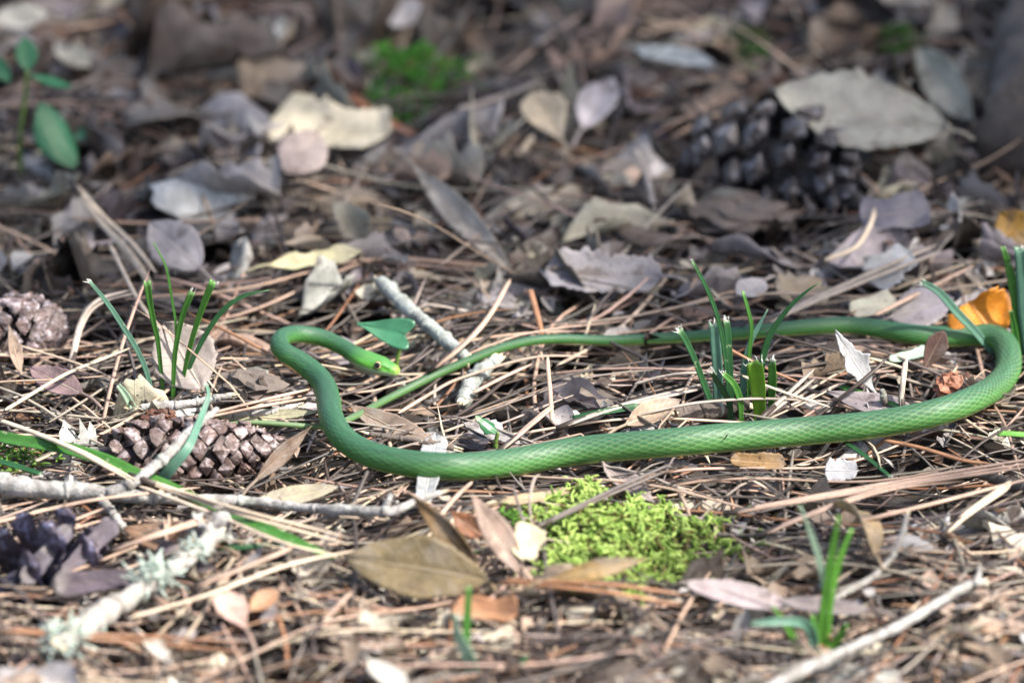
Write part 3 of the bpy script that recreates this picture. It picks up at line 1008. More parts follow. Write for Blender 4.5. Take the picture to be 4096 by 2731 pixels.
tuft('tuft of seven narrow clipped green blades left of the snake head', (665, 1608), (300, 950, 2.091), [
    ([(655, 1380), (600, 1130), (530, 960), (430, 790), (300, 590), (200, 460), (120, 365)], [40, 44, 46, 40, 26], 'blue', 0, -4, 4),  # bluish tone paints the sky's reflection into the leftmost blade
    ([(742, 1370), (720, 1120), (690, 850), (660, 720), (625, 540), (603, 368)], [30, 34, 40, 48, 62], 'mid', 1, -2, 0),
    ([(838, 1360), (845, 780), (810, 520), (765, 260), (715, 150), (655, 42)], [20, 20, 20, 20, 8], 'mid', 4, 10, 0),
    ([(818, 1370), (830, 1050), (850, 880), (900, 650), (980, 448)], [34, 40, 46, 56], 'mid', 0, -3, 4),
    ([(878, 1370), (930, 1050), (1000, 780), (1090, 520), (1157, 368)], [34, 46, 54, 70], 'bright', 2, 0, 4),
    ([(905, 1350), (950, 1120), (1020, 950), (1150, 720), (1280, 570), (1420, 485), (1630, 438)], [26, 34, 42, 44, 38, 6], 'dark', 3, 6, 0),
    ([(520, 1480), (470, 1400), (420, 1310), (360, 1235)], [70, 66, 60, 40], 'pale', -6, -8, 0),  # pale bit, its lit look put into the colour too
    ([(625, 1400), (612, 1345), (598, 1290)], [36, 36, 24], 'pale', -2, -3, 3),
    ([(555, 1440), (545, 1300), (530, 1150)], [22, 18, 6], 'dark', -3, -3, 0)])
tuft('tuft of broad clipped green blades with frayed white tips inside the snake loop', (2912, 1655), (2600, 1000, 2.24), [
    ([(590, 1490), (480, 1190), (400, 980), (330, 830), (262, 715)], [60, 58, 56, 60], 'dark', -3, -5, 9),
    ([(612, 1400), (604, 1050), (590, 850), (576, 660)], [90, 95, 95, 95], 'blue', 2, 3, 7),
    ([(705, 1400), (690, 1090), (650, 800), (600, 580), (520, 370), (440, 210), (376, 100)], [40, 44, 42, 40, 36, 28], 'dark', 0, -3, 2),
    ([(730, 1400), (715, 1090), (700, 800), (682, 625)], [55, 65, 66, 64], 'dark', 3, 4, 10),
    ([(880, 1400), (888, 980), (910, 700), (880, 540), (830, 370)], [30, 36, 36, 28], 'mid', 4, 6, 0),
    ([(835, 1400), (840, 1080), (900, 830), (970, 690), (1055, 530)], [50, 60, 56, 44, 8], 'blue', 5, 9, 0),
    ([(985, 1400), (1000, 1050), (1060, 800), (1150, 640), (1280, 480), (1430, 350), (1530, 288)], [40, 56, 62, 54, 44, 30, 4], 'dark', 3, 5, 0),
    ([(985, 1480), (965, 1200), (935, 1010)], [110, 140, 150], 'lime', -5, -7, 10),
    ([(1085, 1410), (1098, 1150), (1092, 1000)], [55, 84, 70], 'mid', -2, -2, 14),
    ([(720, 1420), (700, 1330), (620, 1200), (558, 1095)], [60, 76, 70, 50], 'dark', -6, -8, 8),
    ([(815, 1420), (800, 1320), (750, 1200), (655, 1105)], [50, 66, 62, 44], 'mid', -7, -9, 6)])
tuft('leaning grass tuft at the bend of the snake beside the orange leaf', (4020, 1450), (3400, 1000, 2.24), [
    ([(1310, 990), (1150, 760), (960, 560), (800, 380), (648, 288)], [50, 74, 80, 70, 50], 'blue', 2, -3, 5),
    ([(1560, 960), (1500, 520), (1435, 200), (1370, -30)], [90, 105, 80, 40], 'mid', 4, 5, 0),
    ([(1640, 960), (1590, 400), (1550, 100), (1530, -20)], [180, 200, 170, 120], 'blue', 3, 3, 8),
    ([(1500, 950), (1470, 700), (1440, 540)], [70, 60, 34], 'mid', 1, 1, 0)])
tuft('small soft-focus green grass sprout in front of the grey leaf', (3290, 2590), (2696, 1731, 1.568), [
    ([(925, 1340), (945, 1100), (970, 900), (1000, 700), (1035, 520)], [70, 60, 50, 40, 16], 'bright', 0, -2, 0),
    ([(940, 1300), (945, 1000), (900, 760), (790, 450)], [40, 40, 36, 10], 'pale', 3, 8, 0),
    ([(960, 1300), (985, 1030), (1040, 790), (1115, 600)], [40, 44, 40, 24], 'bright', 2, 4, 0),
    ([(895, 1360), (880, 1250), (868, 1140)], [60, 62, 40], 'mid', -3, -4, 0),
    ([(870, 1280), (820, 1200), (700, 1180), (480, 1195)], [60, 56, 50, 24], 'blue', -6, -14, 0),
    ([(790, 1370), (720, 1230), (620, 1085)], [44, 40, 16], 'bright', -4, -8, 0),
    ([(1000, 1350), (1040, 1270), (1085, 1200)], [50, 48, 22], 'bright', -3, -5, 0)])
tuft('pale blurred grass shoots poking through the litter below the brown leaf', (1900, 2700), (1300, 1731, 1.568), [
    ([(955, 1570), (900, 1400), (830, 1250), (815, 1130)], [80, 90, 60, 20], 'pale', 0, 2, 0),
    ([(890, 1400), (890, 1200), (902, 965)], [40, 50, 30], 'mid', 12, 14, 0),
    ([(1185, 1580), (1215, 1480), (1265, 1400)], [60, 54, 24], 'dark', 0, 2, 0)])

def cut_blade(label, pts, wpx, colr, face=(0, -.5, 1), fold=.25, fray=4):
    Q = np.array([at(a, b, h * MM) for a, b, h in pts])
    root = empty('cut_grass', Q[0])
    tag(root, label, 'grass')
    blade(root, Q, wpx, colr, face, fold, fray, abs(int(pts[0][0])) + 3)
cut_blade('long broad dark green grass blade trapped under tan pine needles', [(-80, 1730, 6), (60, 1760, 7), (268, 1795, 8), (446, 1850, 9), (540, 1892, 9), (660, 1935, 8), (800, 2003, 7), (1020, 2097, 7), (1200, 2172, 6), (1330, 2232, 5)],
          [60, 62, 66, 62, 46, 40, 44, 50, 46, 22], 'mid', fray=0)
cut_blade('thin cut blue-green blade leaning over the pine cone', [(640, 1925, 6), (690, 1865, 12), (752, 1790, 18), (790, 1705, 21), (815, 1640, 23), (835, 1580, 26), (826, 1540, 28)], [46, 44, 36, 30, 26, 22, 12], 'blue', (0.2, -1, .6))
cut_blade('dark green cut blade lying flat between the seedling and the tan leaf', [(2290, 1672, 2), (2400, 1650, 3), (2550, 1625, 3)], [22, 30, 34], 'dark', fray=6)
cut_blade('green blade lying along the grey torn leaf', [(3360, 1545, 3), (3500, 1592, 3), (3640, 1640, 3)], [24, 26, 18], 'mid')
cut_blade('dark thin green blade half hidden under the front of the snake', [(3380, 1770, 0), (3450, 1815, 2), (3560, 1905, 2)], [16, 20, 14], 'dark')
cut_blade('green blade lying in the needles beyond the right end of the snake', [(3990, 1732, 1), (4060, 1736, 1), (4150, 1742, 1)], [24, 26, 22], 'bright')
cut_blade('dark green blade across the foreground needles above the pink leaf', [(880, 2195, 2), (1010, 2184, 3), (1150, 2172, 3)], [20, 24, 16], 'dark')
cut_blade('dark narrow green blade beside the long branch', [(-40, 1835, 4), (60, 1862, 4), (165, 1895, 3)], [22, 28, 18], 'dark')

# ---- seedlings
def seedling(label, stem, leaves, name='seedling'):
    """stem: photograph points all in one upright plane; leaves: base, tip, width px, normal, colour, shape, curl"""
    B = at(stem[0][0], stem[0][1], -2 * MM)
    root = empty(name, B)
    tag(root, label, 'seedling')
    Q = np.array([at_y(a, b, B[1]) for a, b in stem])
    P, _ = smooth_path(Q, 20)
    V, F = tube(P, np.linspace(.85, .55, 20) * MM, 8, .06, 3)
    part('stem', V, F, M['green'], root, C=np.array([.14, .22, .05]), UVv=np.full((len(V), 2), .5))
    for i, (b, t, w, n, c, shp, curl, dyb, dyt) in enumerate(leaves):
        g = np.random.default_rng(i + abs(int(b[0])))
        a_, t_ = at_y(*b, B[1] + dyb * MM), at_y(*t, B[1] + dyt * MM)
        G, U = leaf_grid(a_, t_, w * PX, n, 26, 13, g, shp, curl, .12, 0, .0, .012)
        V, F, UU = thicken(G, U, .35 * MM)
        lf = part('leaf', V, F, M['green'], root, C=np.array(c), UVv=UU)
        mv, mf = tube(G[:, 6] + 0, np.linspace(.3, .12, 26) * MM, 5)
        mr = build('midrib', mv, mf, M['green'], None, C=np.array(c) * 1.4, UVv=np.full((len(mv), 2), .5), origin=np.array(root['_org']))
        mr.parent = lf
        mr.location = (0, 0, 0)
    return root
seedling('seedling with one glossy heart-shaped green leaf above the snake snout', [(1590, 1510), (1586, 1470), (1592, 1420), (1604, 1372)],
         [((1622, 1340), (1424, 1292), 138, (.2, -1, .75), (.042, .165, .085), 'heart', .2, 0, 3)])
seedling('tiny seedling with a curled nibbled green leaf in front of the grey leaf', [(1986, 1815), (1982, 1775), (1987, 1748), (1992, 1730)],
         [((1996, 1738), (1902, 1664), 66, (.3, -.7, .8), (.03, .14, .05), 'lobed', -.3, 0, 2)])
seedling('blurred leafy green seedling with drooping pointed leaves at the far left', [(85, 700), (80, 560), (95, 430), (105, 330), (110, 285)],
         [((160, 410), (300, 675), 185, (.6, -.8, .5), (.038, .17, .075), 'ellipse', -.3, 0, -10), ((110, 285), (100, 150), 100, (.3, -1, .3), (.038, .17, .075), 'ellipse', .2, 0, 4),  # greens darkened: the shade it stands in is put into the colour
          ((120, 300), (290, 350), 50, (0, -.6, 1), (.038, .17, .075), 'ellipse', .2, 0, -4), ((40, 330), (-40, 220), 70, (0, -1, .5), (.038, .17, .075), 'ellipse', .2, 0, 4),
          ((300, 560), (370, 500), 50, (0, -1, .6), (.08, .26, .14), 'ellipse', .2, 4, 8)])

# ---- single leaves that stand out
up, cm = (0, -.15, 1), (0, -1, .55)
bl = big_leaf
FG = at(1700, 2330)[1]
bl('large olive-brown leaf propped up in the foreground beside moss', (1955, 2318), 6, (1385, 2232), 9, 250, (.05, -1, .75), (.19, .145, .075), 'ellipse', .22, -.10)
bl('narrow brown pointed leaf standing behind the olive-brown leaf', (1925, 2290), 6, (1638, 1968), 28, 95, (-.5, -.9, .4), (.24, .16, .075), 'lance', .3, .15)
bl('pinkish lance-shaped leaf standing upright by the moss', (2090, 2300), 3, (1885, 1975), 27, 118, (.35, -1, .3), (.40, .29, .24), 'lance', .25, -.12)
bl('small cream leaf scrap leaning on the pink upright leaf', (2090, 2235), 8, (2130, 2098), 15, 130, (.1, -1, .4), (.60, .52, .34), 'flake', .2, .1, ragged=.08, petiole=False)
bl('small rust-brown leaf between the two upright leaves', (1935, 2150), 4, (1805, 2045), 10, 90, (.1, -.9, .5), 'rust', 'lance', .3)
bl('ochre leaf with an upturned tip lying on the moss front', (2200, 2318), 8, (2590, 2235), 14, 78, (0, -1, .5), 'ochre', 'lance', .2, -.25)
bl('pale grey-pink blurred leaf lying behind the foreground grass sprout', (3170, 2420), 5, (2740, 2330), 7, 130, (0, -.5, 1), (.33, .285, .28), 'ellipse', .2, .1)
bl('grey leaf lying across the foot of the foreground grass sprout', (3480, 2440), 4, (3120, 2400), 6, 90, (0, -.5, 1), (.24, .21, .21), 'ellipse', .25)
bl('yellow and brown curved leaf arching over a hollow near the white stick', (3500, 2220), 5, (3330, 2020), 8, 150, (.7, -.8, .6), (.46, .34, .19), 'ellipse', .5, -.35)
bl('pink rounded leaf among tan needles in the foreground', (985, 2520), 4, (885, 2360), 7, 130, (.2, -.8, .8), (.55, .38, .31), 'obovate', .2)
bl('peach curled leaf beside the pink rounded leaf', (1000, 2440), 4, (1115, 2360), 7, 90, (0, -.6, 1), 'peach', 'ellipse', .4)
bl('white bleached leaf scrap in the foreground', (570, 2540), 6, (690, 2655), 4, 75, up, (.66, .60, .52), 'lance', .4)
bl('orange-brown cupped leaf below the olive-brown leaf', (1815, 2420), 5, (2065, 2455), 5, 150, (0, -.6, 1), (.42, .22, .12), 'flake', .5, .2, petiole=False)
bl('bleached white leaf at the foreground edge', (1480, 2640), 5, (1620, 2760), 4, 120, up, (.66, .62, .55), 'ellipse', .3)
bl('cream weathered leaf lying in shade behind the snake', (1080, 480), 10, (1550, 530), 8, 330, (0, -.5, 1), (.56, .51, .39), 'flake', .25, .15, ragged=.06, petiole=False)
bl('pinkish-grey leaf propped against the cream leaf', (1270, 530), 12, (1150, 695), 4, 210, (0, -.9, .7), (.36, .30, .27), 'ellipse', .15)
bl('very large pale beige leaf lying over the dark pine cone', (3800, 520), 16, (3090, 360), 24, 420, (.05, -.5, 1), (.40, .375, .33), 'ellipse', .15, .14, ragged=.04)
bl('pale leaf curled upright against the dark log', (3890, 480), 3, (3670, 195), 12, 190, (-.5, -1, .5), (.50, .50, .38), 'ellipse', .4, .1)
bl('long narrow cream leaf leaning diagonally among brown leaves', (1650, 660), 12, (2060, 1095), 2, 120, (-.4, -.7, .8), (.50, .46, .38), 'lance', .5, .1)
bl('tan curled leaf with a pale hollow face', (2250, 570), 4, (2130, 365), 12, 200, (.2, -.9, .5), (.44, .37, .28), 'obovate', .35)
bl('lilac-white leaf standing behind the tan curled leaf', (2330, 510), 6, (2450, 310), 14, 170, (-.3, -.9, .5), (.46, .43, .46), 'ellipse', .3)
bl('bright white strip of leaf lying far behind the snake', (2540, 190), 6, (2860, 255), 6, 170, up, (.58, .58, .55), 'lance', .2)
bl('pale lilac rounded leaf with a dark hole behind the left grass tuft', (800, 1075), 3, (600, 890), 14, 210, (.1, -.9, .6), (.44, .40, .42), 'ellipse', .12)
bl('creamy yellow curled leaf behind the neck of the snake', (1080, 1060), 5, (1440, 1005), 7, 130, (0, -.5, 1), (.56, .50, .30), 'lobed', .35)
bl('grey lobed leaf lying above the thin back run of the snake', (2650, 1105), 5, (2190, 1080), 9, 230, (0, -.6, 1), (.30, .28, .30), 'flake', .3, .2, ragged=.09)
bl('dark purple flat leaf below the pale big leaf', (3440, 870), 7, (3720, 830), 6, 210, (0, -.7, 1), (.16, .15, .19), 'flake', .15, petiole=False)
bl('white blurred leaf at the far edge of the litter', (1545, -20), 10, (1650, 95), 6, 170, (0, -.8, .7), (.48, .47, .50), 'obovate', .2)
bl('cream leaf half standing in the far left corner', (-30, 75), 8, (190, 60), 9, 120, (0, -.9, .6), (.56, .54, .48), 'ellipse', .2)
bl('small cream oval leaf behind the far left seedling', (225, 165), 6, (350, 270), 5, 120, (0, -.6, 1), (.58, .53, .40), 'ellipse', .2)
bl('white torn leaf standing on edge inside the snake loop', (3500, 1570), 2, (3345, 1330), 20, 115, (.5, -1, .5), (.42, .41, .41), 'lobed', .35, .1, ragged=.07)
bl('grey flat leaf lying under the white torn leaf', (3700, 1665), 1, (3310, 1565), 4, 130, (0, -.5, 1), (.28, .25, .25), 'lance', .2)
bl('dark brown leaf tip standing against the back run of the snake', (3690, 1490), 0, (3775, 1325), 14, 95, (.2, -1, .3), (.10, .06, .05), 'obovate', .3)
bl('bright orange leaf standing behind the bend of the snake', (3990, 1370), 1, (3850, 1165), 17, 300, (0, -1, .5), (.56, .20, .015), 'ellipse', .12, cut=(0, .8), ragged=.04, wavy=.10)
bl('light grey lobed leaf behind the curled seedling', (2095, 1770), 2, (1848, 1688), 4, 140, (.1, -.35, 1), (.42, .40, .41), 'lobed', .2, ragged=.06)
bl('pale grey leaf poking out from under the front of the snake', (1690, 2015), 1, (1745, 1735), 3, 100, up, (.40, .40, .41), 'flake', .1, petiole=False)
bl('smooth tan leaf lying against the inside of the neck curve', (1400, 1620), 2, (1735, 1770), 3, 125, (0, -.5, 1), (.30, .22, .165), 'ellipse', .12)
bl('curled peach-tan leaf near the cut green blade', (2500, 1700), 2, (2720, 1600), 6, 110, (0, -.7, .8), (.42, .31, .23), 'ellipse', .5)
bl('grey-brown narrow leaf below the front run of the snake', (2410, 1850), 1, (2620, 2010), 3, 115, up, (.33, .28, .25), 'lance', .25)
bl('thin tan leaf lying under the snake above the moss', (1970, 2015), 2, (2330, 1945), 3, 62, (0, -.6, 1), (.38, .28, .17), 'lance', .3)
bl('small brown curled leaf with pale rim under the snake', (2920, 1840), 2, (3140, 1855), 3, 85, (0, -.7, 1), (.27, .17, .07), 'flake', .5, petiole=False)
bl('white paper-like leaf chip below the snake', (3300, 1880), 2, (3430, 1880), 4, 100, (0, -.8, .8), (.60, .60, .62), 'flake', .1, ragged=.09, petiole=False)
bl('olive-cream leaf strip lying behind the tail and cone', (870, 1668), 3, (1290, 1645), 3, 55, (0, -.8, .8), (.36, .34, .22), 'lance', .2)
bl('cream spotted leaf under the tan needles below the cone', (1000, 2015), 2, (1350, 1945), 3, 95, (0, -.6, 1), (.46, .42, .28), 'ellipse', .2)
bl('long dark brown leaf lying beside the tip of the cone', (1020, 1925), 4, (1245, 1705), 10, 70, (.5, -.9, .5), (.13, .082, .05), 'lance', .25)
bl('brown leaf with a small hole in front of the long branch', (880, 2190), 2, (500, 2110), 4, 170, (0, -.6, 1), (.24, .145, .085), 'ellipse', .15)
bl('purple-pink leaf in the needles left of the cone', (330, 1575), 2, (120, 1470), 5, 130, (0, -.7, 1), (.25, .165, .17), 'ellipse', .3)
bl('small tan leaf standing on edge at the left needles', (85, 1500), 1, (35, 1300), 16, 60, (.6, -1, .2), (.34, .26, .19), 'lance', .3)
bl('big grey-beige leaf standing behind the left grass tuft', (810, 1560), 1, (660, 1290), 18, 270, (.2, -1, .5), (.33, .29, .255), 'ellipse', .15)
bl('pale blue-grey curled leaf flake among the needles behind the loop', (3480, 1130), 4, (3640, 1010), 9, 170, (0, -.8, .8), (.42, .45, .47), 'flake', .3, ragged=.06, petiole=False)
bl('cream and white leaf scrap in the litter above the back run', (3400, 1245), 3, (3580, 1200), 6, 120, (0, -.7, 1), (.58, .55, .44), 'flake', .2, petiole=False)
bl('grey-lilac leaf lying behind the leaning grass blade', (3560, 1270), 2, (3810, 1190), 5, 190, (0, -.7, 1), (.27, .25, .27), 'ellipse', .15)
bl('golden lobed leaf at the far right edge', (4120, 980), 4, (4000, 850), 10, 170, (0, -.9, .6), (.32, .18, .03), 'lobed', .3)
bl('white lichen-grey bent leaf behind the upright grass blades', (3060, 1120), 3, (2950, 1180), 5, 120, (0, -.7, 1), (.40, .38, .39), 'ellipse', .2)
bl('pale green leaf scrap lying under the back run of the snake', (3560, 1440), 1, (3720, 1400), 3, 60, (0, -.6, 1), (.34, .46, .36), 'flake', .3, petiole=False)
bl('tan arched leaf with dark underside behind the far needles', (2450, 890), 5, (2700, 960), 5, 120, (0, -.4, 1), (.14, .10, .08), 'ellipse', -.5)
bl('copper-orange bark strip lying in front of the far moss', (1400, 380), 8, (1650, 545), 5, 60, up, (.34, .13, .05), 'flake', .4, petiole=False, name='bark_strip', cat='bark')

bl('dark purple cone bract strip pointing up behind the lichen stick', (90, 2330), 3, (285, 2105), 14, 85, (.5, -.8, .6), (.10, .085, .11), 'flake', .35, .15, petiole=False, name='bark_strip', cat='bark', th=1.0)
bl('purple-grey curled bark strip leaning beside the purple strip', (250, 2300), 3, (460, 2085), 13, 85, (.4, -.8, .7), (.15, .125, .145), 'flake', .35, .15, petiole=False, name='bark_strip', cat='bark', th=1.0)
bl('broad dark purple bark strip lying against the lichen stick', (210, 2345), 5, (545, 2305), 6, 110, (0, -.8, .7), (.085, .065, .085), 'flake', .2, .1, petiole=False, name='bark_strip', cat='bark', th=1.2)
# a curl of red bark, chunks of dark bark
def chunk(label, px, size, colr, m, h=1.0, seed=0, squash=.7, name='bark_piece', cat='bark'):
    g = np.random.default_rng(seed)
    c = at(*px, h * MM)
    nu, nv = 12, 18
    th = np.linspace(.05, math.pi - .05, nu)
    ph = np.linspace(0, 2 * math.pi, nv, endpoint=False)
    D = np.stack([np.sin(th)[:, None] * np.cos(ph)[None], np.sin(th)[:, None] * np.sin(ph)[None], np.cos(th)[:, None] * np.ones(nv)[None]], -1)
    rr = 1 + .22 * np.sin(D[..., 0] * 5 + g.uniform(0, 6)) * np.sin(D[..., 1] * 4 + g.uniform(0, 6)) + .16 * np.sin(D[..., 2] * 9 + D[..., 0] * 6 + g.uniform(0, 6)) + g.normal(0, .05, (nu, nv))
    V = c + D * rr[..., None] * np.array(size) * MM * .5
    root = empty(name, c)
    tag(root, label, cat)
    F = gfaces(nu, nv, True)
    part('body', V, F, m, root, C=np.array(colr), smooth=False, UVv=np.zeros((nu * nv, 2)))
    sp = Soup()
    for _ in range(14):
        i, j = g.integers(1, nu - 1), g.integers(nv)
        o = V[i, j]
        d = unit(o - c)
        a = unit(np.cross(d, g.normal(0, 1, 3)))
        s_ = g.uniform(.12, .3) * size[0] * MM
        G, U = leaf_grid(o - a * s_ / 2, o + a * s_ / 2 + d * s_ * .3, s_ * .6, d, 5, 4, g, 'flake', .3, .1, 0, .1)
        v, f, u_ = thicken(G, U, .4 * MM)
        sp.add(v, f, np.array(colr) * g.uniform(.6, 1.6), u_)
    v, f, c_, u_ = sp.arr()
    tag(part('flakes', v, f, M['leaf'], root, C=c_, UVv=u_), kind='stuff')
    PRESS.append(np.array([[c[0], c[1], c[2], size[0] * .4 * MM]]))
chunk('lump of red-brown crumpled bark against the inside of the snake bend', (3800, 1550), (9, 8, 9), (.34, .15, .09), M['leaf'], 2, 5)
chunk('dark rotten bark lump between the left grass tuft and the snake', (1000, 1545), (20, 16, 9), (.04, .028, .025), M['trunk'], 1, 6)
chunk('torn red-brown bark crumb on top of the pine cone stem', (640, 1670), (10, 6, 5), (.14, .06, .04), M['leaf'], 4, 7)
chunk('dark decayed wood lump near the dark cone', (2950, 850), (40, 26, 9), (.03, .024, .022), M['trunk'], 0, 8)
chunk('round grey-brown nut half hidden at the end of the lichen stick', (840, 2140), (15, 12, 13), (.16, .12, .10), M['bark'], 3, 9, name='nut', cat='nut')

def log():
    a = at(4085, 640) + np.array([.018, 0, .012])
    g = np.random.default_rng(5)
    P = np.array([a + np.array([-.002, -.01, -.004]), a + np.array([.012, .08, 0]), a + np.array([.03, .2, .004]), a + np.array([.05, .36, .006])])
    Q, _ = smooth_path(P, 60)
    V, F = tube(Q, np.linspace(.030, .042, 60), 40, .05, 9)
    root = empty('log', Q[0])
    tag(root, 'dark rough-barked log lying at the far right edge', 'log')
    part('bark', V, F, M['trunk'], root)
    for k in range(16):
        i, th = g.integers(4, 56), g.uniform(0, math.pi)
        d = np.array([math.cos(th), 0, math.sin(th)])
        o = Q[i] + d * np.interp(i, [0, 59], [.030, .042])
        G, U = leaf_grid(o - np.array([0, .012, 0]), o + np.array([0, .012, .002]), .012, d, 8, 6, g, 'flake', .2, .05, 0, .1)
        v, f, u_ = thicken(G, U, 1.6 * MM)
        part('bark_plate', v, f, M['trunk'], root, UVv=u_)
log()

#==MOSS==
def moss(label, c_px, rx, ry, n, cols, seed, hump=.004, ln=(2.0, 4.5), thick=1.0):
    g = np.random.default_rng(seed)
    c = at(*c_px)
    sp = Soup()
    nn = 7
    for _ in range(n):
        a, q = g.uniform(0, 2 * math.pi), math.sqrt(g.uniform()) * (1 + .14 * g.normal())
        wob = 1 + .24 * math.sin(3 * a + 1) + .16 * math.sin(7 * a) + .10 * math.sin(13 * a + 2)
        x, y = c[0] + rx * q * wob * math.cos(a), c[1] + ry * q * wob * math.sin(a)
        lump = math.sin(x * 420 + 1.3 * math.sin(y * 260)) * math.sin(y * 350 + x * 90)
        if lump < -.35 and g.uniform() < .75:
            continue
        z = float(H(x, y)) + hump * max(0, 1 - q * q) * (.8 + .6 * lump) + .0014 * lump - .001
        d = unit(np.array([g.normal(0, .8), g.normal(-.2, .8), g.uniform(.25, 1.1)]))
        side = unit(np.cross(d, g.normal(0, 1, 3)))
        L = g.uniform(*ln) * MM
        t = np.linspace(0, 1, nn)
        cv = g.uniform(.3, 1.3)
        P = np.array([x, y, z]) + (t * L)[:, None] * d + ((t ** 2) * L * cv)[:, None] * (side * .7 + np.array([0, 0, -.55]))
        w = np.array([.7, 1.0, 1.15, 1.1, .95, .7, .2]) * MM * g.uniform(.24, .44) * thick
        V, F = tube(P, w * (1 + .25 * (np.arange(nn) % 2)), 5, .12, int(g.integers(1e6)))
        k = g.uniform()
        cc = np.array(cols[0]) * (1 - k) + np.array(cols[1]) * k
        if g.uniform() < .12:
            cc = np.array([.16, .12, .04])
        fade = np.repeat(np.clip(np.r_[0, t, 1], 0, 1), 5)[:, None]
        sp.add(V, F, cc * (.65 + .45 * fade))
    v, f, cl, _ = sp.arr()
    o = build('moss', v, f, M['moss'], C=cl, origin=c)
    tag(o, label, 'moss', kind='stuff')
moss('bright yellow-green feathery moss cushion in front of the snake', (2490, 2200), .0275, .034, 2700, ((.16, .30, .04), (.55, .72, .20)), 41, .007, (2.2, 5.5), 1.05)
moss('soft green moss patch far behind the snake', (1640, 300), .016, .030, 700, ((.05, .22, .02), (.10, .36, .04)), 42, .006)
moss('small dark green moss spot at the far edge of the litter', (3000, 190), .007, .014, 160, ((.04, .12, .02), (.07, .2, .03)), 43)
moss('thin green moss spot far behind the big beige leaf', (3600, 165), .007, .012, 140, ((.04, .14, .02), (.08, .22, .04)), 44)
moss('scrap of green moss at the root of the cone', (70, 1850), .009, .012, 130, ((.08, .2, .03), (.2, .36, .06)), 45)
moss('wisp of green moss behind the upright pink leaf', (2040, 2120), .008, .012, 120, ((.08, .22, .03), (.2, .42, .06)), 46)

NC = np.array([(.43, .30, .225), (.32, .27, .225), (.27, .135, .07), (.055, .040, .032), (.52, .42, .31), (.125, .105, .095)])
NW = np.array([.20, .12, .06, .35, .09, .18])
NLAB = ['pinkish-tan', 'grey-tan', 'orange-brown', 'dark brown', 'straw-coloured', 'weathered grey']
def needle_paths(n, S_, x, y, th, L, kap, depth, slope, bow):
    t = np.linspace(0, 1, S_)[None]
    ang = th[:, None] + kap[:, None] * (t - .5) * L[:, None]
    ds = (L / (S_ - 1))[:, None]
    dx, dy = np.cos(ang) * ds, np.sin(ang) * ds
    X = np.cumsum(dx, 1); X = X - X[:, S_ // 2:S_ // 2 + 1] + x[:, None]
    Y = np.cumsum(dy, 1); Y = Y - Y[:, S_ // 2:S_ // 2 + 1] + y[:, None]
    Z = H(X, Y) - depth[:, None] + slope[:, None] * (t - .5) * L[:, None] + bow[:, None] * (1 - (2 * t - 1) ** 2)
    return np.stack([X, Y, Z], -1)

def needle_verts(P, r, k):
    n, S_, _ = P.shape
    T = unit(np.gradient(P, axis=1))
    Sd = unit(np.cross(T, np.array([.03, .02, 1.0])))
    N = np.cross(Sd, T)
    prof = np.interp(np.linspace(0, 1, S_), [0, .03, .1, .8, .95, 1.0], [.5, 1.0, 1.0, .9, .6, .12])
    a = np.linspace(0, 2 * math.pi, k, endpoint=False) + .4
    rr = (r[:, None] * prof[None])[..., None, None]
    return P[:, :, None] + rr * (np.cos(a)[None, None, :, None] * Sd[:, :, None] + .62 * np.sin(a)[None, None, :, None] * N[:, :, None])

# bundles and single needles that stand out in the photograph
def needle_obj(label, pts, rmm=.75, ci=0, bundle=1, spread=.0012):
    Q = np.array([at(p[0], p[1], p[2] * MM) for p in pts])
    g = np.random.default_rng(abs(int(pts[0][0] + 3 * pts[0][1])) % 9999)
    def one(P):
        q, _ = smooth_path(P, 30)
        V = needle_verts(q[None], np.array([rmm * MM]), 6)[0]
        return V.reshape(-1, 3), gfaces(30, 6, True), q
    c = NC[ci] * 1.08
    if bundle == 1:
        V, F, q = one(Q)
        o = build('pine_needle', V, F, M['needle'], C=c, origin=Q[0])
        tag(o, label, 'pine needle')
        return
    root = empty('pine_needle_bundle', Q[0])
    tag(root, label, 'pine needles')
    for k in range(bundle):
        k_ = (k - (bundle - 1) / 2)
        w = np.linspace(.15, 1, len(Q))[:, None]
        V, F, q = one(Q + w * (np.array([.2, 1, .25]) * k_ * spread * 2.2 + g.normal(0, .0006, 3)))
        part('needle', V, F, M['needle'], root, C=c * g.uniform(.85, 1.15))
    d = unit(Q[1] - Q[0])
    V, F = tube(np.array([Q[0] - d * .002, Q[0] + d * .003, Q[0] + d * .008]), np.array([.9, 1.1, .8]) * MM, 7)
    part('sheath', V, F, M['needle'], root, C=NC[3] * .9)

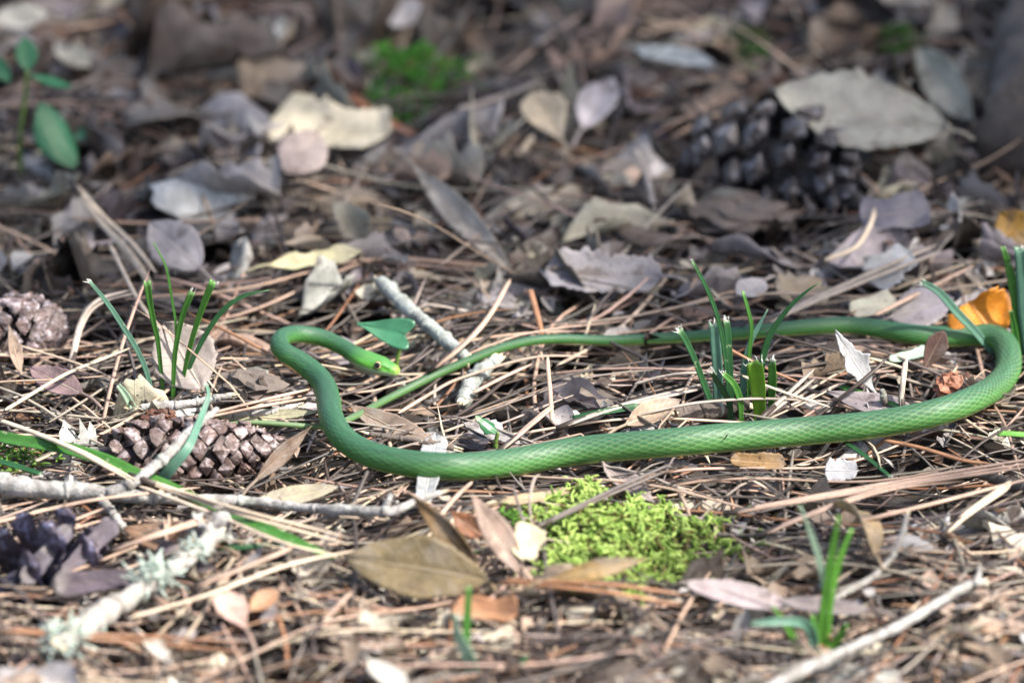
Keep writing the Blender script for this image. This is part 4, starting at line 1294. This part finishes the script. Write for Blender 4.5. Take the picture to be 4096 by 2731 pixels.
NB = [
 ('long tan pine needle lying along the broad dark green blade', [(-60, 1660, 7), (150, 1735, 9), (330, 1810, 11), (540, 1922, 11)], .9, 4, 2),
 ('long orange-tan needle pair crossing over the forked branch', [(536, 1905, 10), (760, 1985, 10), (1000, 2062, 9), (1400, 2168, 6)], .95, 4, 2),
 ('orange-tan needle lying on the folded end of the green blade', [(560, 1945, 9), (860, 2058, 9), (1140, 2172, 8), (1340, 2216, 6)], .85, 4, 1),
 ('tan needle crossing the long branch at a low angle', [(-60, 2100, 7), (200, 2035, 8), (400, 1995, 9), (640, 1967, 9), (800, 1948, 7)], .8, 0, 1),
 ('tan needle pair rising from the left below the long branch', [(-50, 2190, 5), (220, 2120, 6), (420, 2055, 6)], .8, 0, 2),
 ('pink-tan needle pair pointing at the lichen stick', [(440, 2205, 6), (640, 2140, 8), (860, 2072, 8)], .85, 0, 2),
 ('pale straw needle curving through the left foreground', [(520, 2470, 6), (829, 2378, 8), (1141, 2262, 8), (1420, 2200, 6)], .95, 4, 1),
 ('pinkish needle pair beside the pale straw needle', [(780, 2345, 6), (960, 2275, 8), (1180, 2185, 8)], .9, 0, 2),
 ('brown needle lying flat along the left foreground', [(-40, 2510, 5), (300, 2540, 6), (600, 2556, 6), (980, 2585, 5)], .9, 2, 2),
 ('pink-orange needle pair beside the curled seedling', [(2000, 1800, 2), (2060, 1752, 4), (2118, 1702, 5), (2210, 1625, 4)], .85, 0, 2),
 ('upright bent tan needle inside the loop near the thin tail', [(2208, 1682, 2), (2200, 1560, 6), (2192, 1470, 9), (2190, 1423, 9)], .75, 0, 1),
 ('long tan needle passing over the thin tail into the loop', [(1593, 1652, 2), (1720, 1575, 3), (1842, 1512, 4), (2129, 1430, 4), (2352, 1425, 2)], .7, 0, 1),
 ('rosy needle lying next to the splintered stick', [(1893, 1570, 3), (2010, 1510, 3), (2129, 1455, 3)], .8, 0, 1),
 ('tan needle leaning across the grey-green lichened stick', [(1730, 1476, 4), (1829, 1397, 8), (1938, 1283, 9), (2025, 1130, 8)], .95, 0, 2),
 ('dark needle touching the back run of the snake', [(2440, 1368, 4), (2560, 1425, 3), (2700, 1500, 2)], .75, 3, 1),
 ('orange stiff needle standing behind the thin tail', [(2120, 1160, 6), (2145, 1245, 4), (2170, 1338, 2)], 1.1, 2, 1),
 ('grey-tan needle pair lying along the middle of the loop', [(2250, 1705, 2), (2460, 1630, 3), (2720, 1565, 3), (2880, 1525, 2)], .8, 1, 2),
 ('brown needle tip leaning over the clipped tuft', [(2905, 1390, 16), (2985, 1432, 14), (3080, 1480, 9), (3200, 1530, 4)], .8, 2, 1),
 ('tan needle lying across the lime green clipped blade', [(2970, 1503, 12), (3060, 1540, 10), (3158, 1576, 7), (3320, 1628, 3)], .7, 4, 1),
 ('grey needle hanging in front of the back run', [(3064, 1330, 9), (3180, 1362, 8), (3296, 1393, 6), (3390, 1420, 4)], .7, 3, 1),
 ('pale needle arching over the clipped tuft foot', [(2540, 1535, 3), (2650, 1505, 6), (2778, 1491, 9), (2990, 1500, 7)], .75, 1, 1),
 ('long pale needle lying in front of the clipped tuft', [(2540, 1662, 3), (2700, 1626, 5), (2823, 1607, 6), (3046, 1594, 6), (3330, 1606, 4)], .75, 1, 1),
 ('straw needle pair leaning from the snake towards the torn leaf', [(3036, 1680, 3), (3140, 1590, 6), (3256, 1487, 9)], .9, 1, 2),
 ('upright double needle beside the stubby dark stick', [(3610, 1640, 2), (3606, 1580, 6), (3612, 1520, 10), (3618, 1450, 13)], .8, 1, 2),
 ('brown needle slanting up inside the loop by the torn leaf', [(3340, 1606, 3), (3420, 1545, 7), (3500, 1478, 10), (3548, 1432, 12)], .8, 3, 1),
 ('long pink needle pair sweeping right below the snake', [(2919, 2050, 5), (3270, 1988, 7), (3653, 1924, 8), (4130, 1848, 7)], .9, 0, 3),
 ('long tan needle pair sweeping from the moss to the right', [(3040, 2138, 5), (3334, 2020, 8), (3589, 1943, 8), (3860, 1908, 6)], .9, 0, 2),
 ('long pink-tan needle over the yellow and brown curved leaf', [(3430, 2085, 7), (3600, 2045, 9), (3780, 2001, 9), (4130, 1910, 7)], .9, 0, 1),
 ('fanned tan needle trio at the right below the snake', [(3780, 2130, 4), (3860, 2060, 7), (3940, 2000, 8), (4040, 1930, 8)], .9, 4, 3),
 ('brown needle poking out from under the snake at the right', [(3540, 1762, 2), (3680, 1790, 3), (3850, 1840, 3), (3960, 1852, 2)], 1.0, 2, 1),
 ('orange-brown needle pair lying along the front of the moss', [(1985, 2322, 6), (2200, 2338, 7), (2450, 2360, 7), (2720, 2405, 5)], 1.0, 2, 2),
 ('grey needle pair crossing behind the moss', [(2150, 2105, 6), (2300, 2035, 8), (2448, 1967, 8), (2680, 1868, 5)], .8, 5, 2),
 ('tan needle trio pointing at the raised neck', [(640, 1702, 4), (893, 1642, 6), (1060, 1600, 7), (1240, 1560, 4)], .8, 0, 3),
 ('golden needle slanting up to the left grass tuft', [(20, 1640, 2), (255, 1500, 6), (400, 1440, 8), (530, 1388, 10)], .8, 4, 1),
 ('long orange needle falling behind the left grass tuft', [(440, 980, 10), (574, 1232, 8), (765, 1442, 5), (870, 1568, 1)], .8, 4, 1),
 ('bent grey needle pair left of the grass tuft', [(280, 1480, 1), (332, 1290, 9), (408, 1205, 12), (540, 1168, 12)], .9, 1, 2),
 ('thick tan needle bunch leaning towards the left tuft', [(290, 740, 12), (400, 880, 10), (510, 1000, 8), (600, 1130, 5)], 1.0, 4, 3),
 ('pink needle under the front run of the snake', [(1760, 2060, 3), (1830, 1980, 5), (1890, 1925, 4)], .8, 0, 1),
 ('thin grey needle sticking up through the moss', [(2120, 2170, 3), (2085, 2060, 9), (2050, 1935, 12)], .5, 5, 1),
 ('pale curved needle hooking over behind the moss', [(2130, 2110, 3), (2118, 2010, 10), (2135, 1920, 14), (2160, 1895, 14)], .5, 1, 1),
 ('tan needle pair in the foreground between pink and orange leaves', [(1250, 2540, 5), (1330, 2440, 7), (1400, 2360, 8)], .8, 0, 2),
 ('curved golden needle by the dark cone', [(3300, 1040, 6), (3420, 990, 9), (3480, 900, 10), (3500, 830, 9)], 1.0, 4, 1),
 ('long grey needle lying behind the orange leaf', [(3060, 1290, 4), (3300, 1180, 6), (3560, 1070, 8), (3760, 990, 8)], 1.1, 1, 2),
 ('tan needle behind the leaning grass tuft', [(3500, 1260, 5), (3700, 1160, 7), (3900, 1060, 9)], 1.0, 0, 1),
 ('long grey twig-like needle far behind the snake', [(1830, 440, 6), (2000, 390, 7), (2180, 320, 8)], 1.3, 1, 1),
 ('brown needle beside the pale leaf by the far cone', [(2540, 600, 8), (2590, 720, 6), (2620, 850, 4)], 1.2, 1, 1),
]
for a in NB:
    needle_obj(*a)

#==LITTER==
def pick_colour(n, g):
    i = g.choice(len(NC), n, p=NW)
    return i, NC[i] * g.uniform(.6, 1.15, (n, 1)) * g.uniform(.95, 1.05, (n, 3))

MOSS_C, MOSS_R = at(2490, 2200)[:2], np.array([.028, .034])
def in_moss(x, y, k=1.0):
    return ((x - MOSS_C[0]) / (MOSS_R[0] * k)) ** 2 + ((y - MOSS_C[1]) / (MOSS_R[1] * k)) ** 2 < 1

MARKS = [(1540, 1440, 'the snake head'), (1550, 1330, 'the heart-shaped leaf'), (650, 1350, 'the left grass tuft'), (780, 1820, 'the cone under the tail'), (120, 1300, 'the half buried cone'),
         (3150, 680, 'the dark cone'), (3450, 420, 'the big beige leaf'), (2920, 1500, 'the clipped tuft in the loop'), (3930, 1250, 'the orange leaf'), (3430, 1450, 'the white torn leaf'),
         (2480, 2160, 'the bright moss'), (1640, 300, 'the far moss patch'), (1650, 2250, 'the olive-brown leaf'), (3290, 2350, 'the foreground grass sprout'), (3560, 2250, 'the white curved stick'),
         (3600, 2520, 'the long grey stick'), (600, 2340, 'the lichen stick'), (240, 2300, 'the purple-brown cone'), (1100, 2030, 'the forked branch'), (950, 2450, 'the pink rounded leaf'),
         (200, 450, 'the leafy seedling'), (1310, 520, 'the cream weathered leaf'), (1850, 880, 'the long cream leaf'), (2250, 450, 'the tan curled leaf'), (2420, 1090, 'the grey lobed leaf'),
         (700, 980, 'the pale lilac leaf'), (1260, 1030, 'the creamy yellow leaf'), (1980, 1740, 'the curled seedling'), (2200, 1370, 'the thin tail'), (3650, 1700, 'the thick right run of the snake'),
         (2300, 1830, 'the thick front run of the snake'), (1250, 1450, 'the raised neck'), (3580, 860, 'the dark purple leaf'), (4030, 500, 'the log'), (1900, 2500, 'the orange-brown cupped leaf'),
         (2700, 250, 'the white leaf strip'), (1590, 40, 'the white far leaf'), (3400, 2100, 'the yellow and brown leaf'), (1650, 1250, 'the lichened stick behind the head'), (800, 250, 'the far brown litter left of the moss')]
def region(px, py):
    d = [math.hypot(px - a, (py - b) * 1.8) for a, b, _ in MARKS]
    nm = MARKS[int(np.argmin(d))][2]
    return 'near ' + nm

def press_rows(V):
    sh = V.shape
    return press(np.ascontiguousarray(V.reshape(-1, 3))).reshape(sh)

GS, GT = depth_grid(PROT_SNAKE), depth_grid(PROT)
PROT = None
def needles():
    g = np.random.default_rng(77)
    # near field, in view
    n = 3300
    x = g.uniform(-.21, .21, n); y = g.uniform(-.36, .37, n)
    th = np.where(g.uniform(size=n) < .55, g.normal(.35, .55, n), g.uniform(-math.pi, math.pi, n))
    L = np.clip(g.normal(.105, .04, n), .02, .19)
    kap = g.normal(0, 1.9, n)
    depth = g.gamma(1.3, .0042, n) - .0012
    slope = g.normal(0, .05, n) + np.where(g.uniform(size=n) < .05, g.normal(0, .22, n), 0)
    bow = g.normal(0, .0016, n)
    keep = ~(in_moss(x, y) & (depth < .006) & (g.uniform(size=n) < .93)) & (g.uniform(size=n) > .65 * pit(x, y) + .12 * (y > .04))
    x, y, th, L, kap, depth, slope, bow = [q[keep] for q in (x, y, th, L, kap, depth, slope, bow)]
    n = len(x)
    P = needle_paths(n, 15, x, y, th, L, kap, depth, slope, bow)
    r = g.uniform(.45, .78, n) * MM
    V = press_rows(needle_verts(P, r, 5))
    ok = (hides(P, GS) < .04) & (hides(P, GT) < .22)
    P, V, r, L, depth, kap = P[ok], V[ok], r[ok], L[ok], depth[ok], kap[ok]
    n = len(P)
    ci, cc = pick_colour(n, g)
    Cn = np.repeat(cc[:, None], 75, 1).reshape(n, 15, 5, 3) * (1 - .25 * np.linspace(1, 0, 15) ** 6)[None, :, None, None]
    px = to_px(P[:, 7])
    inside = (px[:, 0] > 60) & (px[:, 0] < 4036) & (px[:, 1] > 60) & (px[:, 1] < 2690)
    score = np.where(inside, L / .1 - depth / .004, -99)
    order = np.argsort(-score)
    nind = 150
    F1 = gfaces(15, 5, True)
    for i in order[:nind]:
        o = build('pine_needle', V[i].reshape(-1, 3), F1, M['needle'], C=Cn[i].reshape(-1, 3), origin=P[i, 0])
        rg = region(*px[i])
        tag(o, f'{NLAB[ci[i]]} {"curved" if abs(kap[i] * L[i]) > .3 else "straight"} pine needle lying {rg}', 'pine needle', f'{NLAB[ci[i]]} pine needles {rg}')
    rest = order[nind:]
    sp = Soup()
    sp.add(V[rest], rep_faces(F1, len(rest), 75), Cn[rest])
    # short broken bits of needle, in and round the view
    m = 4200
    yb = np.where(g.uniform(size=m) < .5, g.uniform(-.34, -.14, m), g.uniform(-.36, .40, m))
    xb = g.uniform(-.24, .24, m)
    Pb = needle_paths(m, 5, xb, yb, g.uniform(-math.pi, math.pi, m), g.uniform(.006, .035, m), g.normal(0, 6, m), g.gamma(1.3, .003, m) - .0012, g.normal(0, .25, m), g.normal(0, .0006, m))
    ok = ~(in_moss(xb, yb) & (g.uniform(size=m) < .85)) & (g.uniform(size=m) > .9 * pit(xb, yb))
    ok &= (hides(Pb, GS) < .3) & (hides(Pb, GT) < .5)
    Pb = Pb[ok]; m = len(Pb)
    _, cb = pick_colour(m, g)
    sp.add(press_rows(needle_verts(Pb, g.uniform(.4, .75, m) * MM, 4)), rep_faces(gfaces(5, 4, True), m, 20), np.repeat(cb * 1.05, 20, 0))
    v, f, c, _ = sp.arr()
    tag(build('needle_litter', v, f, M['needle'], C=c), 'countless dry pine needles and needle bits covering the ground', 'needle litter', kind='stuff')
    # outside the view
    n = 10000
    x = g.uniform(-1.1, 1.1, n); y = g.uniform(-1.2, 1.5, n)
    out = (np.abs(x) > .2) | (y < -.34) | (y > .36)
    x, y = x[out], y[out]; n = len(x)
    P = needle_paths(n, 6, x, y, g.uniform(-math.pi, math.pi, n), np.clip(g.normal(.12, .04, n), .03, .2), g.normal(0, 2.4, n), g.gamma(1.3, .004, n) - .0015, g.normal(0, .06, n), g.normal(0, .002, n))
    _, cc = pick_colour(n, g)
    o = build('needle_litter', needle_verts(P, g.uniform(.55, .85, n) * MM, 3).reshape(-1, 3), rep_faces(gfaces(6, 3, True), n, 18), M['needle'], C=np.repeat(cc, 18, 0))
    tag(o, 'dry pine needles spread over the ground all round', 'needle litter', kind='stuff')
needles()

# ---- fallen leaves filling the litter
FC = [('grey-brown', (.16, .135, .115)), ('tan', (.27, .205, .15)), ('lilac-grey', (.30, .275, .285)), ('dark brown', (.045, .032, .026)), ('cream', (.60, .54, .42)),
      ('reddish brown', (.13, .07, .045)), ('pale grey', (.52, .50, .485)), ('purplish', (.09, .075, .088)), ('peach', (.52, .38, .29))]
FW = np.array([.15, .10, .15, .18, .12, .06, .16, .05, .03])
def fallen_leaves():
    g = np.random.default_rng(99)
    ind, stuff = [], Soup()
    n = 5600
    shapes = ['ellipse', 'lance', 'obovate', 'lobed', 'flake', 'flake', 'ellipse', 'lance', 'flake']
    for i in range(n):
        big = g.uniform()
        x, y = g.uniform(-.23, .23), (g.uniform(.03, .42) if i > 2500 else g.uniform(-.36, .42))
        if y < -.12:
            L = g.uniform(.008, .034)
        elif y < .04:
            L = g.uniform(.006, .030)
        else:
            L = g.uniform(.006, .023) if big < .74 else (g.uniform(.02, .042) if big < .95 else g.uniform(.04, .06))
        depth = g.gamma(1.5, .0045 if y < .03 else .0055) - (.0 if y < .03 else .002)
        if (in_moss(x, y, 1.1) and depth < .007) or g.uniform() < .75 * pit(x, y):
            continue
        th = g.uniform(-math.pi, math.pi)
        tilt = g.normal(0, .24) + (g.normal(0, .5) if g.uniform() < .22 else 0)
        if y < .04:
            tilt *= .55
        d = np.array([math.cos(th) * math.cos(tilt), math.sin(th) * math.cos(tilt), math.sin(tilt)])
        nrm = np.array([g.normal(0, .28), g.normal(-.05, .28), 1.0])
        c = np.array([x, y, float(H2(x, y)) - depth])
        shp = shapes[g.integers(9)]
        w = L * g.uniform(.26, .62)
        cut = (0, 1) if g.uniform() < .28 else ((g.uniform(.05, .4), 1) if g.uniform() < .5 else (0, g.uniform(.5, .9)))
        G, U = leaf_grid(c - d * L / 2, c + d * L / 2, w, nrm, 10, 7, g, shp, g.normal(.3, .8), g.normal(.1, .35), g.normal(0, 1.0), .08 if shp != 'flake' else .12, .10, cut)
        ci = g.choice(len(FC), p=FW)
        if y < -.15 and g.uniform() < .5:
            ci = [8, 4, 1][g.integers(3)]  # more pale leaves in front, painting the sunlit highlights as leaf colour
        cc = np.array(FC[ci][1]) * g.uniform(.6, 1.1) * g.uniform(.96, 1.04, 3)
        px = to_px(c)
        seen = (60 < px[0] < 4036) and (40 < px[1] < 2690)
        ind.append((L * w * 1e4 * (1.6 if px[1] > 800 else 1.0) - depth * 420 if seen else -99, G, U, ci, cc, px, L, shp, c))
    GG = np.array([q[1] for q in ind])
    GG = press_rows(GG)
    flat = GG.reshape(len(GG), -1, 3)
    ok = (hides(flat, GS) < .015) & (hides(flat, GT) < .16)
    ind = [(q[0], GG[i_], *q[2:]) for i_, q in enumerate(ind) if ok[i_]]
    ind.sort(key=lambda q: -q[0])
    F = gfaces(10, 7)
    nind = 215
    for k, (s_, G, U, ci, cc, px, L, shp, c) in enumerate(ind):
        if k < nind:
            V, FF, UU = thicken(G, U, .3 * MM)
            size = 'large' if L > .055 else ('medium' if L > .04 else 'small')
            kind = {'ellipse': 'oval leaf', 'lance': 'narrow leaf', 'obovate': 'rounded leaf', 'lobed': 'lobed leaf', 'flake': 'broken leaf piece'}[shp]
            rg = region(*px)
            o = build('fallen_leaf', V, FF, M['leaf'], C=cc, UVv=UU, origin=c)
            tag(o, f'{size} {FC[ci][0]} {kind} lying {rg}', 'leaf', f'{FC[ci][0]} leaves {rg}')
        else:
            stuff.add(G.reshape(-1, 3), F, cc, U.reshape(-1, 2))
    # crumbs: flakes of leaf and bark
    cr = []
    for i in range(4200):
        x = g.uniform(-.23, .23)
        y = g.uniform(-.34, -.13) if g.uniform() < .5 else g.uniform(-.35, .42)
        if in_moss(x, y, .95) or g.uniform() < .9 * pit(x, y):
            continue
        L = g.uniform(.002, .009) if y > -.16 else g.uniform(.003, .014)
        c = np.array([x, y, float(H2(x, y)) - g.gamma(1.2, .003) + .001])
        d = unit(g.normal(0, 1, 3) * np.array([1, 1, .45]))
        G, U = leaf_grid(c - d * L / 2, c + d * L / 2, L * g.uniform(.3, .8), np.array([g.normal(0, .5), g.normal(0, .5), 1]), 4, 3, g, 'flake', .3, .1, 0, .15)
        ci = g.choice(len(FC), p=FW)
        if y < -.15 and g.uniform() < .5:
            ci = [8, 4, 1][g.integers(3)]  # front crumbs paler too, for the same painted highlights
        cr.append((G, np.array(FC[ci][1]) * g.uniform(.6, 1.15), U))
    CG = press_rows(np.array([q[0] for q in cr]))
    ok = (hides(CG.reshape(len(CG), -1, 3), GS) < .05) & (hides(CG.reshape(len(CG), -1, 3), GT) < .4)
    for i_ in np.nonzero(ok)[0]:
        stuff.add(CG[i_].reshape(-1, 3), gfaces(4, 3), cr[i_][1], cr[i_][2].reshape(-1, 2))
    v, f, c, u = stuff.arr()
    tag(build('leaf_litter', v, f, M['leaf'], C=c, UVv=u), 'mass of broken dead leaves and crumbs under the needles', 'leaf litter', kind='stuff')
    # outside the view
    sp = Soup()
    for i in range(4600):
        x, y = g.uniform(-1.1, 1.1), g.uniform(-1.2, 1.5)
        if abs(x) < .22 and -.34 < y < .40:
            continue
        L = g.uniform(.02, .08)
        th, ti = g.uniform(-math.pi, math.pi), g.normal(0, .2)
        d = np.array([math.cos(th) * math.cos(ti), math.sin(th) * math.cos(ti), math.sin(ti)])
        c = np.array([x, y, float(H2(x, y)) - g.gamma(1.4, .004)])
        G, U = leaf_grid(c - d * L / 2, c + d * L / 2, L * g.uniform(.3, .6), np.array([g.normal(0, .3), g.normal(0, .3), 1]), 6, 4, g, shapes[g.integers(9)], .2, .1, 0, .06)
        ci = g.choice(len(FC), p=FW)
        sp.add(G.reshape(-1, 3), gfaces(6, 4), np.array(FC[ci][1]) * g.uniform(.75, 1.25), U.reshape(-1, 2))
    v, f, c, u = sp.arr()
    tag(build('leaf_litter', v, f, M['leaf'], C=c, UVv=u), 'dead leaves spread over the ground all round', 'leaf litter', kind='stuff')
fallen_leaves()

#==CANOPY==
def canopy():  # tree out of view, its crown shaped for the dappled light
    g = np.random.default_rng(123)
    base = np.array([2.75, -.05, -.05])
    root = empty('shade_tree', base)
    tag(root, 'unseen leafy tree with its crown shaped to shade the forest floor', 'tree')
    P, _ = smooth_path(np.array([base, base + [.05, .02, 1.4], base + [-.1, .05, 2.8], base + [-.05, .1, 4.6]]), 40)
    V, F = tube(P, np.linspace(.07, .018, 40), 14, .06, 3)
    part('trunk', V, F, M['trunk'], root)
    spots = [(at(1330, 1365, 8 * MM), .014), (at(3790, 1625, 4 * MM), .012), (at(4040, 1500), .010), (at(560, 2000), .03), (at(620, 1500, .01), .012), (at(900, 1800), .025), (at(2250, 1820), .02)]  # crown left open towards these places so sun patches fall there
    sp = Soup()
    n = 0
    while n < 2300:
        gx, gy = g.uniform(-.75, .75), g.uniform(-.75, .95)
        t = g.uniform(2.2, 4.4)
        lit = np.clip((-.125 - gy) / .06, 0, 1) * np.clip((.75 + gy) / .2, 0, 1)
        if g.uniform() < .93 * lit + .05 * (gy < .02):
            continue
        n += 1
        c = np.array([gx, gy, 0]) + S * t
        L = g.uniform(.05, .10)
        cl = 0
        for q, rad in spots:
            w = c - q
            dd = w - (w @ S) * S
            if np.linalg.norm(dd) < rad * 1.5 + L * .5:
                cl = 1
        if cl:
            continue
        d = unit(g.normal(0, 1, 3))
        G, U = leaf_grid(c - d * L / 2, c + d * L / 2, L * .55, g.normal(0, .6, 3) + np.array([0, 0, 1]), 5, 3, g, 'ellipse', .2, .1)
        sp.add(G.reshape(-1, 3), gfaces(5, 3), np.array([.05, .13, .03]) * g.uniform(.7, 1.4))
    v, f, c, _ = sp.arr()
    part('crown', v, f, M['crown'], root, C=c)
    for k in range(16):
        a = P[int(np.interp(k, [0, 15], [12, 38]))]
        q = np.array([g.uniform(-.6, .6), g.uniform(-.6, .8), 0]) + S * g.uniform(2.4, 4.2)
        q[1] = max(q[1], -.75)
        B, _ = smooth_path(np.array([a, (a + q) / 2 + np.array([0, 0, .12]), q]), 16)
        V, F = tube(B, np.linspace(.011, .002, 16), 7)
        part('limb', V, F, M['trunk'], root)
canopy()
for o in bpy.data.objects:
    if '_org' in o:
        del o['_org']
